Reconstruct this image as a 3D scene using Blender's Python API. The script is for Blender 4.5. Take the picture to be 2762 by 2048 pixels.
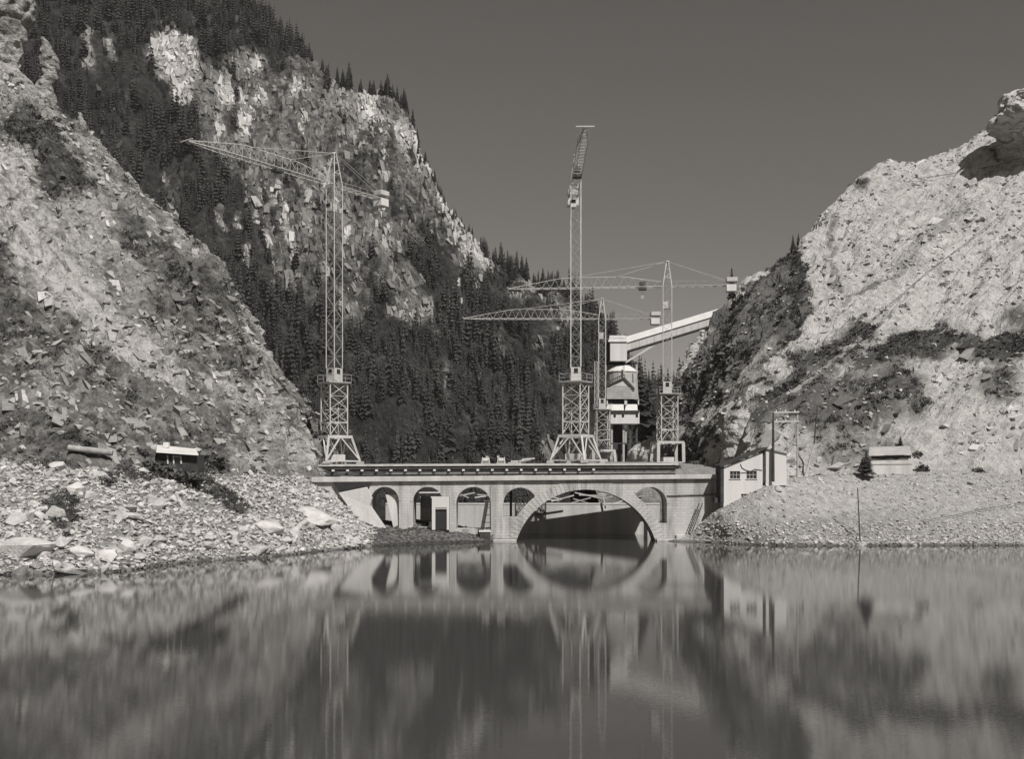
import bpy, bmesh, math, random
import numpy as np
from mathutils import Vector, Matrix

# ------------------------------------------------------------------ camera, sky, sun, exposure
scene = bpy.context.scene
for o in list(bpy.data.objects):
    bpy.data.objects.remove(o)
COL = scene.collection
CAM_H = 6.67          # metres above the lake
FPX = 3000.0          # focal length in photograph pixels (2762 wide)
CX, HY = 1381.0, 1300.0   # centre column and horizon row of the photograph

cam_data = bpy.data.cameras.new('camera')
cam = bpy.data.objects.new('camera', cam_data)
COL.objects.link(cam)
cam.location = (0, 0, CAM_H)
cam.rotation_euler = (math.radians(90), 0, 0)
cam_data.sensor_width = 36.0
cam_data.lens = 36.0 * FPX / 2762.0
cam_data.shift_y = (HY - 1024.0) / 2762.0
cam_data.clip_start = 0.5
cam_data.clip_end = 9000
scene.camera = cam

SUN_AZ, SUN_EL = math.radians(28), math.radians(47)   # to the right of straight behind the camera
sun_dir = Vector((math.sin(SUN_AZ) * math.cos(SUN_EL), -math.cos(SUN_AZ) * math.cos(SUN_EL), math.sin(SUN_EL)))
sd = bpy.data.lights.new('sun', 'SUN')
sd.energy = 5.0
sd.angle = math.radians(0.53)
sd.color = (1.0, 0.985, 0.965)
sun = bpy.data.objects.new('sun', sd)
COL.objects.link(sun)
sun.rotation_euler = sun_dir.to_track_quat('Z', 'Y').to_euler()

world = bpy.data.worlds.new('World')
scene.world = world
world.use_nodes = True
wn, wl = world.node_tree.nodes, world.node_tree.links
wn.clear()
sky = wn.new('ShaderNodeTexSky')
sky.sky_type = 'NISHITA'
sky.sun_disc = False
sky.sun_elevation = SUN_EL
sky.sun_rotation = math.radians(180) - SUN_AZ
sky.altitude = 1400
sky.air_density = 1.0
sky.dust_density = 1.2
sky.ozone_density = 1.0
# black and white film: one grey value from the sky colour, printed on warm paper
sep = wn.new('ShaderNodeSeparateColor')
wl.new(sky.outputs[0], sep.inputs[0])
m1 = wn.new('ShaderNodeMath'); m1.operation = 'MULTIPLY'; m1.inputs[1].default_value = 0.88
m2 = wn.new('ShaderNodeMath'); m2.operation = 'MULTIPLY_ADD'; m2.inputs[1].default_value = 0.12
wl.new(sep.outputs[0], m1.inputs[0])
wl.new(sep.outputs[1], m2.inputs[0]); wl.new(m1.outputs[0], m2.inputs[2])
tint = wn.new('ShaderNodeCombineColor')
for k, t in enumerate((1.07, 1.0, 0.93)):
    mm = wn.new('ShaderNodeMath'); mm.operation = 'MULTIPLY'; mm.inputs[1].default_value = t
    wl.new(m2.outputs[0], mm.inputs[0]); wl.new(mm.outputs[0], tint.inputs[k])
bg = wn.new('ShaderNodeBackground')
bg.inputs['Strength'].default_value = 0.063
wout = wn.new('ShaderNodeOutputWorld')
wl.new(tint.outputs[0], bg.inputs[0]); wl.new(bg.outputs[0], wout.inputs[0])

vs = scene.view_settings
vs.view_transform = 'Standard'
vs.look = 'None'
vs.exposure = 0.0
vs.gamma = 1.0
scene.cycles.max_bounces = 6
scene.cycles.volume_bounces = 0
scene.cycles.use_denoising = True

# ------------------------------------------------------------------ helpers
HAZE = 0.00006
rng = np.random.default_rng(57)
random.seed(57)


def W(px, py, D):
    """world point seen at photograph pixel (px, py) at distance D"""
    return Vector(((px - CX) / FPX * D, D, CAM_H + (HY - py) / FPX * D))


def pix(P):
    P = np.asarray(P, dtype=float)
    return CX + FPX * P[:, 0] / P[:, 1], HY - FPX * (P[:, 2] - CAM_H) / P[:, 1]


def shore(px, py, z=0.0):
    """world point on the horizontal plane z seen at pixel"""
    return W(px, py, FPX * (CAM_H - z) / (py - HY))


def _hash(i, j, k, seed):
    h = (i.astype(np.int64) * 374761393 + j.astype(np.int64) * 668265263 + k.astype(np.int64) * 2147483647 + seed * 974634777) & 0xFFFFFFFF
    h = ((h ^ (h >> 13)) * 1274126177) & 0xFFFFFFFF
    h = h ^ (h >> 16)
    return (h & 0xFFFFFF) / float(0xFFFFFF)


def vnoise(P, scale, seed=0):
    Q = np.asarray(P, dtype=float) / scale
    I = np.floor(Q).astype(np.int64)
    F = Q - I
    F = F * F * F * (F * (F * 6 - 15) + 10)
    r = 0
    for dx in (0, 1):
        for dy in (0, 1):
            for dz in (0, 1):
                w = (F[:, 0] if dx else 1 - F[:, 0]) * (F[:, 1] if dy else 1 - F[:, 1]) * (F[:, 2] if dz else 1 - F[:, 2])
                r = r + w * _hash(I[:, 0] + dx, I[:, 1] + dy, I[:, 2] + dz, seed)
    return r * 2 - 1


def fbm(P, scale, octv=5, gain=0.5, seed=0, ridged=False):
    r, a, s, t = 0, 1.0, scale, 0
    for o in range(octv):
        n = vnoise(P, s, seed + o * 17)
        if ridged:
            n = 1 - 2 * np.abs(n)
        r = r + a * n
        t += a
        a *= gain
        s *= 0.5
    return r / t


def worley(P, scale, seed=0):
    Q = np.asarray(P, dtype=float) / scale
    I = np.floor(Q).astype(np.int64)
    f1 = np.full(len(Q), 9.0); f2 = np.full(len(Q), 9.0)
    for dx in (-1, 0, 1):
        for dy in (-1, 0, 1):
            for dz in (-1, 0, 1):
                c = I + np.array([dx, dy, dz])
                o = np.stack([_hash(c[:, 0], c[:, 1], c[:, 2], seed + k) for k in (1, 2, 3)], 1)
                d = np.linalg.norm(c + o - Q, axis=1)
                f2 = np.minimum(f2, np.maximum(f1, d)); f1 = np.minimum(f1, d)
    return f1, f2


def smooth(e0, e1, x):
    t = np.clip((x - e0) / (e1 - e0 + 1e-9), 0, 1)
    return t * t * (3 - 2 * t)


def catmull(P, u):
    P = np.asarray(P, dtype=float)
    n = len(P)
    x = np.clip(u, 0, 1) * (n - 1)
    i = np.clip(np.floor(x).astype(int), 0, n - 2)
    f = (x - i)[:, None]
    p0, p1, p2, p3 = P[np.maximum(i - 1, 0)], P[i], P[i + 1], P[np.minimum(i + 2, n - 1)]
    return 0.5 * ((2 * p1) + (-p0 + p2) * f + (2 * p0 - 5 * p1 + 4 * p2 - p3) * f ** 2 + (-p0 + 3 * p1 - 3 * p2 + p3) * f ** 3)


def mesh_arrays(name, V, F, mat, parent=None, attrs=None, smooth_shade=False):
    V = np.asarray(V, dtype=np.float32)
    F = np.asarray(F, dtype=np.int32)
    me = bpy.data.meshes.new(name)
    k = F.shape[1]
    me.vertices.add(len(V)); me.vertices.foreach_set('co', V.ravel())
    me.loops.add(F.size); me.loops.foreach_set('vertex_index', F.ravel())
    me.polygons.add(len(F))
    me.polygons.foreach_set('loop_start', np.arange(0, F.size, k, dtype=np.int32))
    me.polygons.foreach_set('loop_total', np.full(len(F), k, dtype=np.int32))
    me.polygons.foreach_set('use_smooth', np.full(len(F), bool(smooth_shade)))
    for an, av in (attrs or {}).items():
        a = me.attributes.new(an, 'FLOAT', 'POINT')
        a.data.foreach_set('value', np.asarray(av, dtype=np.float32))
    me.update(calc_edges=True)
    me.materials.append(mat)
    o = bpy.data.objects.new(name, me)
    COL.objects.link(o)
    if parent:
        o.parent = parent
    return o


def tag(o, label=None, cat=None, group=None, kind=None):
    if label: o['label'] = label
    if cat: o['category'] = cat
    if group: o['group'] = group
    if kind: o['kind'] = kind
    return o


def thing(name, label, cat, loc, group=None):
    o = bpy.data.objects.new(name, None)
    COL.objects.link(o)
    o.empty_display_size = 0.5
    o.location = loc
    return tag(o, label, cat, group)


def wloc(o):
    v = Vector((0, 0, 0))
    while o:
        v = v + o.location
        o = o.parent
    return v


class MB:
    """collects shapes in world coordinates, builds one mesh object"""
    def __init__(self):
        self.v, self.f = [], []

    def add(self, vs_, fs_):
        b = len(self.v)
        self.v += [Vector(p) for p in vs_]
        self.f += [[b + i for i in f] for f in fs_]
        return self

    def box(self, c, size, ax=None):
        c = Vector(c)
        X, Y, Z = ax if ax else (Vector((1, 0, 0)), Vector((0, 1, 0)), Vector((0, 0, 1)))
        X, Y, Z = Vector(X) * size[0] / 2, Vector(Y) * size[1] / 2, Vector(Z) * size[2] / 2
        vv = [c + X * a + Y * b + Z * d for d in (-1, 1) for b in (-1, 1) for a in (-1, 1)]
        return self.add(vv, [(0, 2, 3, 1), (4, 5, 7, 6), (0, 1, 5, 4), (2, 6, 7, 3), (0, 4, 6, 2), (1, 3, 7, 5)])

    def bar(self, a, b, w, h=None, up=(0, 0, 1)):
        a, b = Vector(a), Vector(b)
        d = b - a
        L = d.length
        if L < 1e-6:
            return self
        d.normalize()
        up = Vector(up)
        if abs(d.dot(up)) > 0.98:
            up = Vector((0, 1, 0))
        X = d.cross(up).normalized()
        Z = X.cross(d).normalized()
        return self.box((a + b) / 2, (w, L, h or w), (X, d, Z))

    def tube(self, a, b, r0, r1=None, n=8):
        a, b = Vector(a), Vector(b)
        r1 = r0 if r1 is None else r1
        d = (b - a).normalized()
        up = Vector((0, 0, 1)) if abs(d.z) < 0.95 else Vector((1, 0, 0))
        X = d.cross(up).normalized(); Y = d.cross(X)
        vv = []
        for p, r in ((a, r0), (b, r1)):
            vv += [p + (X * math.cos(2 * math.pi * i / n) + Y * math.sin(2 * math.pi * i / n)) * r for i in range(n)]
        ff = [(i, (i + 1) % n, n + (i + 1) % n, n + i) for i in range(n)] + [tuple(range(n))[::-1], tuple(range(n, 2 * n))]
        return self.add(vv, ff)

    def prism(self, poly, off):
        """extrude a 3-D polygon by vector off"""
        n = len(poly)
        off = Vector(off)
        vv = [Vector(p) for p in poly] + [Vector(p) + off for p in poly]
        return self.add(vv, [tuple(range(n))[::-1], tuple(range(n, 2 * n))] + [(i, (i + 1) % n, n + (i + 1) % n, n + i) for i in range(n)])

    def build(self, name, mat, parent=None, bevel=0):
        o0 = wloc(parent) if parent else Vector((0, 0, 0))
        me = bpy.data.meshes.new(name)
        me.from_pydata([tuple(p - o0) for p in self.v], [], self.f)
        bm = bmesh.new(); bm.from_mesh(me)
        bmesh.ops.recalc_face_normals(bm, faces=bm.faces)
        bm.to_mesh(me); bm.free()
        me.materials.append(mat)
        o = bpy.data.objects.new(name, me)
        COL.objects.link(o)
        o.parent = parent
        if bevel:
            md = o.modifiers.new('bevel', 'BEVEL'); md.width = bevel; md.segments = 1; md.limit_method = 'ANGLE'
        return o


def plate(name, outline, holes, y0, y1, mat, parent=None):
    """solid slab of an x-z outline with holes, from depth y0 to y1 (world)"""
    cu = bpy.data.curves.new(name, 'CURVE')
    cu.dimensions = '2D'
    cu.fill_mode = 'BOTH'
    cu.extrude = abs(y1 - y0) / 2
    for poly in [outline] + holes:
        s = cu.splines.new('POLY')
        s.points.add(len(poly) - 1)
        for p, q in zip(s.points, poly):
            p.co = (q[0], q[1], 0, 1)
        s.use_cyclic_u = True
    t = bpy.data.objects.new('tmp', cu)
    COL.objects.link(t)
    dg = bpy.context.evaluated_depsgraph_get()
    me = bpy.data.meshes.new_from_object(t.evaluated_get(dg))
    bpy.data.objects.remove(t); bpy.data.curves.remove(cu)
    me.name = name
    yc = (y0 + y1) / 2
    o0 = wloc(parent) if parent else Vector((0, 0, 0))
    for v in me.vertices:
        x, z, d = v.co
        v.co = (x - o0.x, yc - d - o0.y, z - o0.z)
    bm = bmesh.new(); bm.from_mesh(me)
    bmesh.ops.remove_doubles(bm, verts=bm.verts, dist=1e-5)
    bmesh.ops.recalc_face_normals(bm, faces=bm.faces)
    bm.to_mesh(me); bm.free()
    me.materials.clear(); me.materials.append(mat)
    for p in me.polygons: p.use_smooth = False
    o = bpy.data.objects.new(name, me)
    COL.objects.link(o)
    o.parent = parent
    return o


# ------------------------------------------------------------------ materials (all grey: the place as film saw it)
def grey(v):
    return (v * 1.035, v, v * 0.955, 1)


def mat_plain(name, v, rough=0.8, var=0.25, scale=1.2, bump=0.3, bscale=8.0, metal=0.0, spec=0.3, streak=False):
    m = bpy.data.materials.new(name); m.use_nodes = True
    n, l = m.node_tree.nodes, m.node_tree.links
    b = n['Principled BSDF']
    b.inputs['Roughness'].default_value = rough
    b.inputs['Metallic'].default_value = metal
    b.inputs['Specular IOR Level'].default_value = spec
    tc = n.new('ShaderNodeNewGeometry')
    mp = n.new('ShaderNodeMapping'); l.new(tc.outputs['Position'], mp.inputs[0])
    if streak: mp.inputs['Scale'].default_value = (1, 1, 0.12)
    no = n.new('ShaderNodeTexNoise'); no.inputs['Scale'].default_value = scale; no.inputs['Detail'].default_value = 6
    no.inputs['Roughness'].default_value = 0.65
    l.new(mp.outputs[0], no.inputs['Vector'])
    cr = n.new('ShaderNodeMapRange')
    cr.inputs['From Min'].default_value = 0.3; cr.inputs['From Max'].default_value = 0.7
    cr.inputs['To Min'].default_value = v * (1 - var); cr.inputs['To Max'].default_value = v * (1 + var)
    l.new(no.outputs['Fac'], cr.inputs['Value'])
    mx = n.new('ShaderNodeVectorMath'); mx.operation = 'MULTIPLY'
    mx.inputs[1].default_value = grey(1)[:3]
    l.new(cr.outputs[0], mx.inputs[0])
    l.new(mx.outputs[0], b.inputs['Base Color'])
    if bump:
        n2 = n.new('ShaderNodeTexNoise'); n2.inputs['Scale'].default_value = bscale; n2.inputs['Detail'].default_value = 4
        l.new(tc.outputs['Position'], n2.inputs['Vector'])
        bp = n.new('ShaderNodeBump'); bp.inputs['Strength'].default_value = bump; bp.inputs['Distance'].default_value = 0.5 / bscale
        l.new(n2.outputs['Fac'], bp.inputs['Height']); l.new(bp.outputs[0], b.inputs['Normal'])
    return m


def wet_edge(n, l, g, src, top=0.22, dark=0.42):
    """stone stays dark where the lake wets it"""
    sp = n.new('ShaderNodeSeparateXYZ'); l.new(g.outputs['Position'], sp.inputs[0])
    nz = n.new('ShaderNodeTexNoise'); nz.inputs['Scale'].default_value = 1.1; nz.inputs['Detail'].default_value = 3
    l.new(g.outputs['Position'], nz.inputs['Vector'])
    ad = n.new('ShaderNodeMath'); ad.operation = 'MULTIPLY_ADD'; ad.inputs[1].default_value = -0.35
    l.new(nz.outputs['Fac'], ad.inputs[0]); l.new(sp.outputs[2], ad.inputs[2])
    mr = n.new('ShaderNodeMapRange')
    mr.inputs['From Min'].default_value = top - 0.26; mr.inputs['From Max'].default_value = top - 0.10
    mr.inputs['To Min'].default_value = dark; mr.inputs['To Max'].default_value = 1.0
    l.new(ad.outputs[0], mr.inputs['Value'])
    m = n.new('ShaderNodeMath'); m.operation = 'MULTIPLY'
    l.new(src.outputs[0], m.inputs[0]); l.new(mr.outputs[0], m.inputs[1])
    return m


def mat_terrain(name, scale, var=0.45, bump=0.9, bdist=0.4, crack=True, speck=0.0):
    """albedo from the mesh attribute 'tone', broken up by noise, with rocky relief"""
    m = bpy.data.materials.new(name); m.use_nodes = True
    n, l = m.node_tree.nodes, m.node_tree.links
    b = n['Principled BSDF']
    b.inputs['Roughness'].default_value = 0.95
    b.inputs['Specular IOR Level'].default_value = 0.15
    g = n.new('ShaderNodeNewGeometry')
    at = n.new('ShaderNodeAttribute'); at.attribute_name = 'tone'
    n1 = n.new('ShaderNodeTexNoise'); n1.inputs['Scale'].default_value = scale; n1.inputs['Detail'].default_value = 8
    n1.inputs['Roughness'].default_value = 0.72
    l.new(g.outputs['Position'], n1.inputs['Vector'])
    mr = n.new('ShaderNodeMapRange')
    mr.inputs['From Min'].default_value = 0.33; mr.inputs['From Max'].default_value = 0.67
    mr.inputs['To Min'].default_value = 1 - var; mr.inputs['To Max'].default_value = 1 + var * 0.75
    l.new(n1.outputs['Fac'], mr.inputs['Value'])
    mu = n.new('ShaderNodeMath'); mu.operation = 'MULTIPLY'
    l.new(at.outputs['Fac'], mu.inputs[0]); l.new(mr.outputs[0], mu.inputs[1])
    mu = wet_edge(n, l, g, mu)
    cl = n.new('ShaderNodeMath'); cl.operation = 'MINIMUM'; cl.inputs[1].default_value = 0.6
    l.new(mu.outputs[0], cl.inputs[0])
    mx = n.new('ShaderNodeVectorMath'); mx.operation = 'MULTIPLY'; mx.inputs[1].default_value = grey(1)[:3]
    l.new(cl.outputs[0], mx.inputs[0]); l.new(mx.outputs[0], b.inputs['Base Color'])
    vo = n.new('ShaderNodeTexVoronoi'); vo.feature = 'F1'; vo.inputs['Scale'].default_value = scale * 3.0
    wv = n.new('ShaderNodeVectorMath'); wv.operation = 'MULTIPLY_ADD'
    l.new(n1.outputs['Color'], wv.inputs[0]); wv.inputs[1].default_value = (1.2 / scale,) * 3
    l.new(g.outputs['Position'], wv.inputs[2]); l.new(wv.outputs[0], vo.inputs['Vector'])
    n3 = n.new('ShaderNodeTexNoise'); n3.inputs['Scale'].default_value = scale * 5; n3.inputs['Detail'].default_value = 7
    n3.inputs['Roughness'].default_value = 0.7
    l.new(g.outputs['Position'], n3.inputs['Vector'])
    ad = n.new('ShaderNodeMath'); ad.operation = 'MULTIPLY_ADD'; ad.inputs[1].default_value = 0.6
    l.new(vo.outputs['Distance'], ad.inputs[0]); l.new(n3.outputs['Fac'], ad.inputs[2])
    bp = n.new('ShaderNodeBump'); bp.inputs['Strength'].default_value = bump; bp.inputs['Distance'].default_value = bdist
    l.new(ad.outputs[0], bp.inputs['Height']); l.new(bp.outputs[0], b.inputs['Normal'])
    return m


def mat_leaf(name, v, var=0.35, scale=0.4):
    m = bpy.data.materials.new(name); m.use_nodes = True
    n, l = m.node_tree.nodes, m.node_tree.links
    b = n['Principled BSDF']
    b.inputs['Roughness'].default_value = 0.9
    b.inputs['Specular IOR Level'].default_value = 0.15
    g = n.new('ShaderNodeNewGeometry')
    no = n.new('ShaderNodeTexNoise'); no.inputs['Scale'].default_value = scale; no.inputs['Detail'].default_value = 5
    l.new(g.outputs['Position'], no.inputs['Vector'])
    mr = n.new('ShaderNodeMapRange')
    mr.inputs['From Min'].default_value = 0.3; mr.inputs['From Max'].default_value = 0.7
    mr.inputs['To Min'].default_value = v * (1 - var); mr.inputs['To Max'].default_value = v * (1 + var)
    l.new(no.outputs['Fac'], mr.inputs['Value'])
    mx = n.new('ShaderNodeVectorMath'); mx.operation = 'MULTIPLY'; mx.inputs[1].default_value = grey(1)[:3]
    l.new(mr.outputs[0], mx.inputs[0]); l.new(mx.outputs[0], b.inputs['Base Color'])
    return m


M = {}
M['mountain'] = mat_terrain('mountain_rock', 0.22, var=0.8, bump=1.0, bdist=2.0)
M['slope'] = mat_terrain('slope_rock', 0.6, var=0.7, bump=1.0, bdist=0.5)
M['pale_slope'] = mat_terrain('pale_slope_rock', 0.6, var=0.36, bump=1.0, bdist=0.45)
M['bank'] = mat_terrain('bank_gravel', 1.4, var=0.4, bump=1.0, bdist=0.25)
M['rock'] = mat_plain('boulder_rock', 0.40, 0.95, 0.3, 0.9, 0.8, 4.0, spec=0.15)
M['rubble'] = mat_plain('rubble_rock', 0.37, 0.95, 0.45, 1.6, 0.6, 6.0, spec=0.15)
M['needles'] = mat_leaf('spruce_needles', 0.040, 0.4, 0.05)
M['needles_near'] = mat_leaf('near_spruce_needles', 0.05, 0.3, 0.8)
M['shrub'] = mat_leaf('shrub_leaves', 0.09, 0.45, 0.5)
M['bark'] = mat_plain('bark', 0.10, 0.95, 0.3, 3.0, 0.4, 10)
M['masonry'] = None
M['concrete'] = mat_plain('concrete', 0.46, 0.9, 0.22, 0.7, 0.35, 5.0, streak=True)
M['white_steel'] = mat_plain('pale_painted_steel', 0.44, 0.6, 0.15, 1.0, 0.0)
M['grey_steel'] = mat_plain('grey_steel', 0.34, 0.6, 0.25, 1.0, 0.0)
M['dark_steel'] = mat_plain('dark_steel', 0.06, 0.7, 0.4, 1.5, 0.0)
M['white_paint'] = mat_plain('white_render', 0.56, 0.9, 0.10, 0.8, 0.2, 6.0, streak=True)
M['pale_pipe'] = mat_plain('weathered_pipe', 0.30, 0.9, 0.3, 1.5, 0.3, 6.0)
M['pale_board'] = mat_plain('pale_boarding', 0.48, 0.85, 0.15, 0.8, 0.2, 6.0, streak=True)
M['grey_board'] = mat_plain('grey_boarding', 0.36, 0.85, 0.2, 0.8, 0.2, 6.0)
M['dark_wood'] = mat_plain('dark_timber', 0.05, 0.9, 0.4, 1.5, 0.3, 8.0)
M['timber'] = mat_plain('pale_timber', 0.42, 0.9, 0.25, 1.5, 0.3, 8.0)
M['glass'] = mat_plain('dark_glass', 0.02, 0.15, 0.1, 1.0, 0.0, spec=0.5)
M['void'] = mat_plain('near_black_matte', 0.03, 0.9, 0.2, 1.0, 0.0)


def mat_masonry():
    m = mat_plain('bridge_masonry', 0.47, 0.92, 0.16, 0.6, 0.0, streak=True)
    n, l = m.node_tree.nodes, m.node_tree.links
    b = n['Principled BSDF']
    g = n.new('ShaderNodeNewGeometry')
    sp = n.new('ShaderNodeSeparateXYZ'); l.new(g.outputs['Position'], sp.inputs[0])
    cb = n.new('ShaderNodeCombineXYZ'); l.new(sp.outputs[0], cb.inputs[0]); l.new(sp.outputs[2], cb.inputs[1])
    br = n.new('ShaderNodeTexBrick')
    br.inputs['Scale'].default_value = 1.0
    br.inputs['Brick Width'].default_value = 0.62; br.inputs['Row Height'].default_value = 0.30
    br.inputs['Mortar Size'].default_value = 0.022; br.inputs['Mortar Smooth'].default_value = 0.4
    br.inputs['Color1'].default_value = (1, 1, 1, 1); br.inputs['Color2'].default_value = (0.90, 0.90, 0.90, 1)
    br.inputs['Mortar'].default_value = (0.80, 0.80, 0.80, 1)
    l.new(cb.outputs[0], br.inputs['Vector'])
    src = b.inputs['Base Color'].links[0].from_socket
    mx = n.new('ShaderNodeVectorMath'); mx.operation = 'MULTIPLY'
    st = n.new('ShaderNodeTexNoise'); st.inputs['Scale'].default_value = 1.0; st.inputs['Detail'].default_value = 5
    stm = n.new('ShaderNodeMapping'); stm.inputs['Scale'].default_value = (1.3, 1.3, 0.16); l.new(g.outputs['Position'], stm.inputs[0]); l.new(stm.outputs[0], st.inputs['Vector'])
    smr = n.new('ShaderNodeMapRange'); smr.inputs['From Min'].default_value = 0.48; smr.inputs['From Max'].default_value = 0.70
    smr.inputs['To Min'].default_value = 1.0; smr.inputs['To Max'].default_value = 0.55
    l.new(st.outputs['Fac'], smr.inputs['Value'])
    wt = wet_edge(n, l, g, smr, 0.30, 0.45)
    mx0 = n.new('ShaderNodeVectorMath'); mx0.operation = 'MULTIPLY'
    l.new(src, mx0.inputs[0]); l.new(wt.outputs[0], mx0.inputs[1])
    l.new(mx0.outputs[0], mx.inputs[0]); l.new(br.outputs['Color'], mx.inputs[1]); l.new(mx.outputs[0], b.inputs['Base Color'])
    iv = n.new('ShaderNodeMath'); iv.operation = 'SUBTRACT'; iv.inputs[0].default_value = 1.0
    l.new(br.outputs['Fac'], iv.inputs[1])
    no = n.new('ShaderNodeTexNoise'); no.inputs['Scale'].default_value = 6; l.new(g.outputs['Position'], no.inputs['Vector'])
    ad = n.new('ShaderNodeMath'); ad.operation = 'MULTIPLY_ADD'; ad.inputs[1].default_value = 0.6
    l.new(no.outputs['Fac'], ad.inputs[0]); l.new(iv.outputs[0], ad.inputs[2])
    bp = n.new('ShaderNodeBump'); bp.inputs['Strength'].default_value = 0.5; bp.inputs['Distance'].default_value = 0.04
    l.new(ad.outputs[0], bp.inputs['Height']); l.new(bp.outputs[0], b.inputs['Normal'])
    return m


M['masonry'] = mat_masonry()


def mat_water():
    m = bpy.data.materials.new('lake_water'); m.use_nodes = True
    n, l = m.node_tree.nodes, m.node_tree.links
    b = n['Principled BSDF']
    b.inputs['Base Color'].default_value = grey(0.05)
    b.inputs['Roughness'].default_value = 0.025
    b.inputs['IOR'].default_value = 1.33
    g = n.new('ShaderNodeNewGeometry')
    mp = n.new('ShaderNodeMapping'); mp.inputs['Scale'].default_value = (0.35, 1.0, 1.0)
    l.new(g.outputs['Position'], mp.inputs[0])
    n1 = n.new('ShaderNodeTexNoise'); n1.inputs['Scale'].default_value = 12.0; n1.inputs['Detail'].default_value = 2
    n1.inputs['Roughness'].default_value = 0.55
    l.new(mp.outputs[0], n1.inputs['Vector'])
    bp = n.new('ShaderNodeBump'); bp.inputs['Strength'].default_value = 1.0; bp.inputs['Distance'].default_value = 0.0009
    l.new(n1.outputs['Fac'], bp.inputs['Height']); l.new(bp.outputs[0], b.inputs['Normal'])
    return m


M['water'] = mat_water()

# ------------------------------------------------------------------ terrain
TER = {}


def paint(px, py, base, ops, P, rag=18.0, ragscale=6.0, seed=5):
    """albedo of ground cover: pale rock, scree, turf and scrub, as patches with ragged edges"""
    jx = fbm(P, ragscale, 6, 0.68, seed) * rag * 1.3
    jy = fbm(P, ragscale, 6, 0.68, seed + 50) * rag * 1.3
    x, y = px + jx, py + jy
    t = np.full(len(px), float(base))
    for op in ops:
        if op[0] == 'e':
            _, cx, cy, rx, ry, val, soft = op
            d = np.sqrt(((x - cx) / rx) ** 2 + ((y - cy) / ry) ** 2)
            w = 1 - smooth(1 - soft, 1 + soft, d)
        elif op[0] == 'l':
            _, pts, wid, val, soft = op
            d = np.full(len(px), 1e9)
            for a, b in zip(pts[:-1], pts[1:]):
                a, b = np.array(a, float), np.array(b, float)
                ab = b - a
                s = np.clip(((x - a[0]) * ab[0] + (y - a[1]) * ab[1]) / (ab @ ab), 0, 1)
                d = np.minimum(d, np.hypot(x - a[0] - s * ab[0], y - a[1] - s * ab[1]))
            w = 1 - smooth(1 - soft, 1 + soft, d / wid)
        else:
            _, poly, val, soft = op
            ins = np.zeros(len(px), bool)
            n = len(poly)
            for i in range(n):
                (x0, y0), (x1, y1) = poly[i], poly[(i + 1) % n]
                c = ((y0 > y) != (y1 > y)) & (x < (x1 - x0) * (y - y0) / (y1 - y0 + 1e-9) + x0)
                ins ^= c
            w = ins.astype(float)
        t = t * (1 - w) + val * w
    return t


def loft(name, rows, nu, nv, mat, amp, scale, octv=6, gain=0.5, ridged=0.0, tone=None, base=0.3, rag=18, ragscale=6,
         edge=None, seed=3, amp2=0.0, scale2=1.0, zonly=False, blocks=(), stretch=None, facet=False, grit=0.0, gscale=2.0):
    rows = [np.array([tuple(p) for p in r]) for r in rows]
    u = np.linspace(0, 1, nu)
    R = np.stack([catmull(r, u) for r in rows])            # rows x nu x 3
    v = np.linspace(0, 1, nv)
    G = np.stack([catmull(R[:, i, :], v) for i in range(nu)], axis=1)   # nv x nu x 3
    du = np.gradient(G, axis=1); dv = np.gradient(G, axis=0)
    N = np.cross(du, dv); N /= np.linalg.norm(N, axis=2, keepdims=True) + 1e-9
    if N[..., 2].mean() < 0: N = -N
    P = G.reshape(-1, 3)
    Nf = N.reshape(-1, 3)
    if zonly: Nf = np.tile(np.array([0, 0, 1.0]), (len(P), 1))
    PS = P
    if stretch is not None:
        ax = np.array(stretch[0], float); ax /= np.linalg.norm(ax)
        PS = P - np.outer(P @ ax, ax) * (1 - 1 / stretch[1])
    n1 = fbm(PS, scale, octv, gain, seed)
    if ridged:
        n1 = (1 - ridged) * n1 + ridged * fbm(PS, scale * 0.8, octv, gain, seed + 9, True)
    d = amp * n1
    if amp2: d = d + amp2 * fbm(P, scale2, 4, 0.6, seed + 31)
    for (ba, bs) in blocks:
        wq = PS + 0.35 * bs * np.stack([vnoise(PS, bs * .7, seed + 40 + k) for k in range(3)], 1)
        f1, f2 = worley(wq, bs, seed + 70)
        d = d + ba * (np.minimum(f2 - f1, .35) / .35 - .6) - ba * .5 * f1
    if edge is not None: d = d * edge(v)[:, None].repeat(nu, 1).ravel()
    Q = P + Nf * d[:, None]
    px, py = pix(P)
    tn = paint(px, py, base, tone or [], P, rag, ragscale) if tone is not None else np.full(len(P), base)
    if grit: tn = tn * np.clip(1 + grit * (1 - .75 * smooth(.3, .48, tn)) * (1.3 * fbm(PS, gscale * 3, 3, .7, seed + 90) + .5 * vnoise(P, gscale * .5, seed + 95)), .25, 1.8)
    tn = np.clip(tn, 0.03, 0.60)
    i = np.arange(nv - 1)[:, None] * nu + np.arange(nu - 1)[None, :]
    F = np.stack([i, i + 1, i + nu + 1, i + nu], axis=2).reshape(-1, 4)
    o = mesh_arrays(name, Q, F, mat, attrs={'tone': tn}, smooth_shade=not facet)
    tag(o, kind='structure')
    TER[name] = dict(P=Q, F=F, tone=tn, N=Nf, px=px, py=py)
    return o


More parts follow.
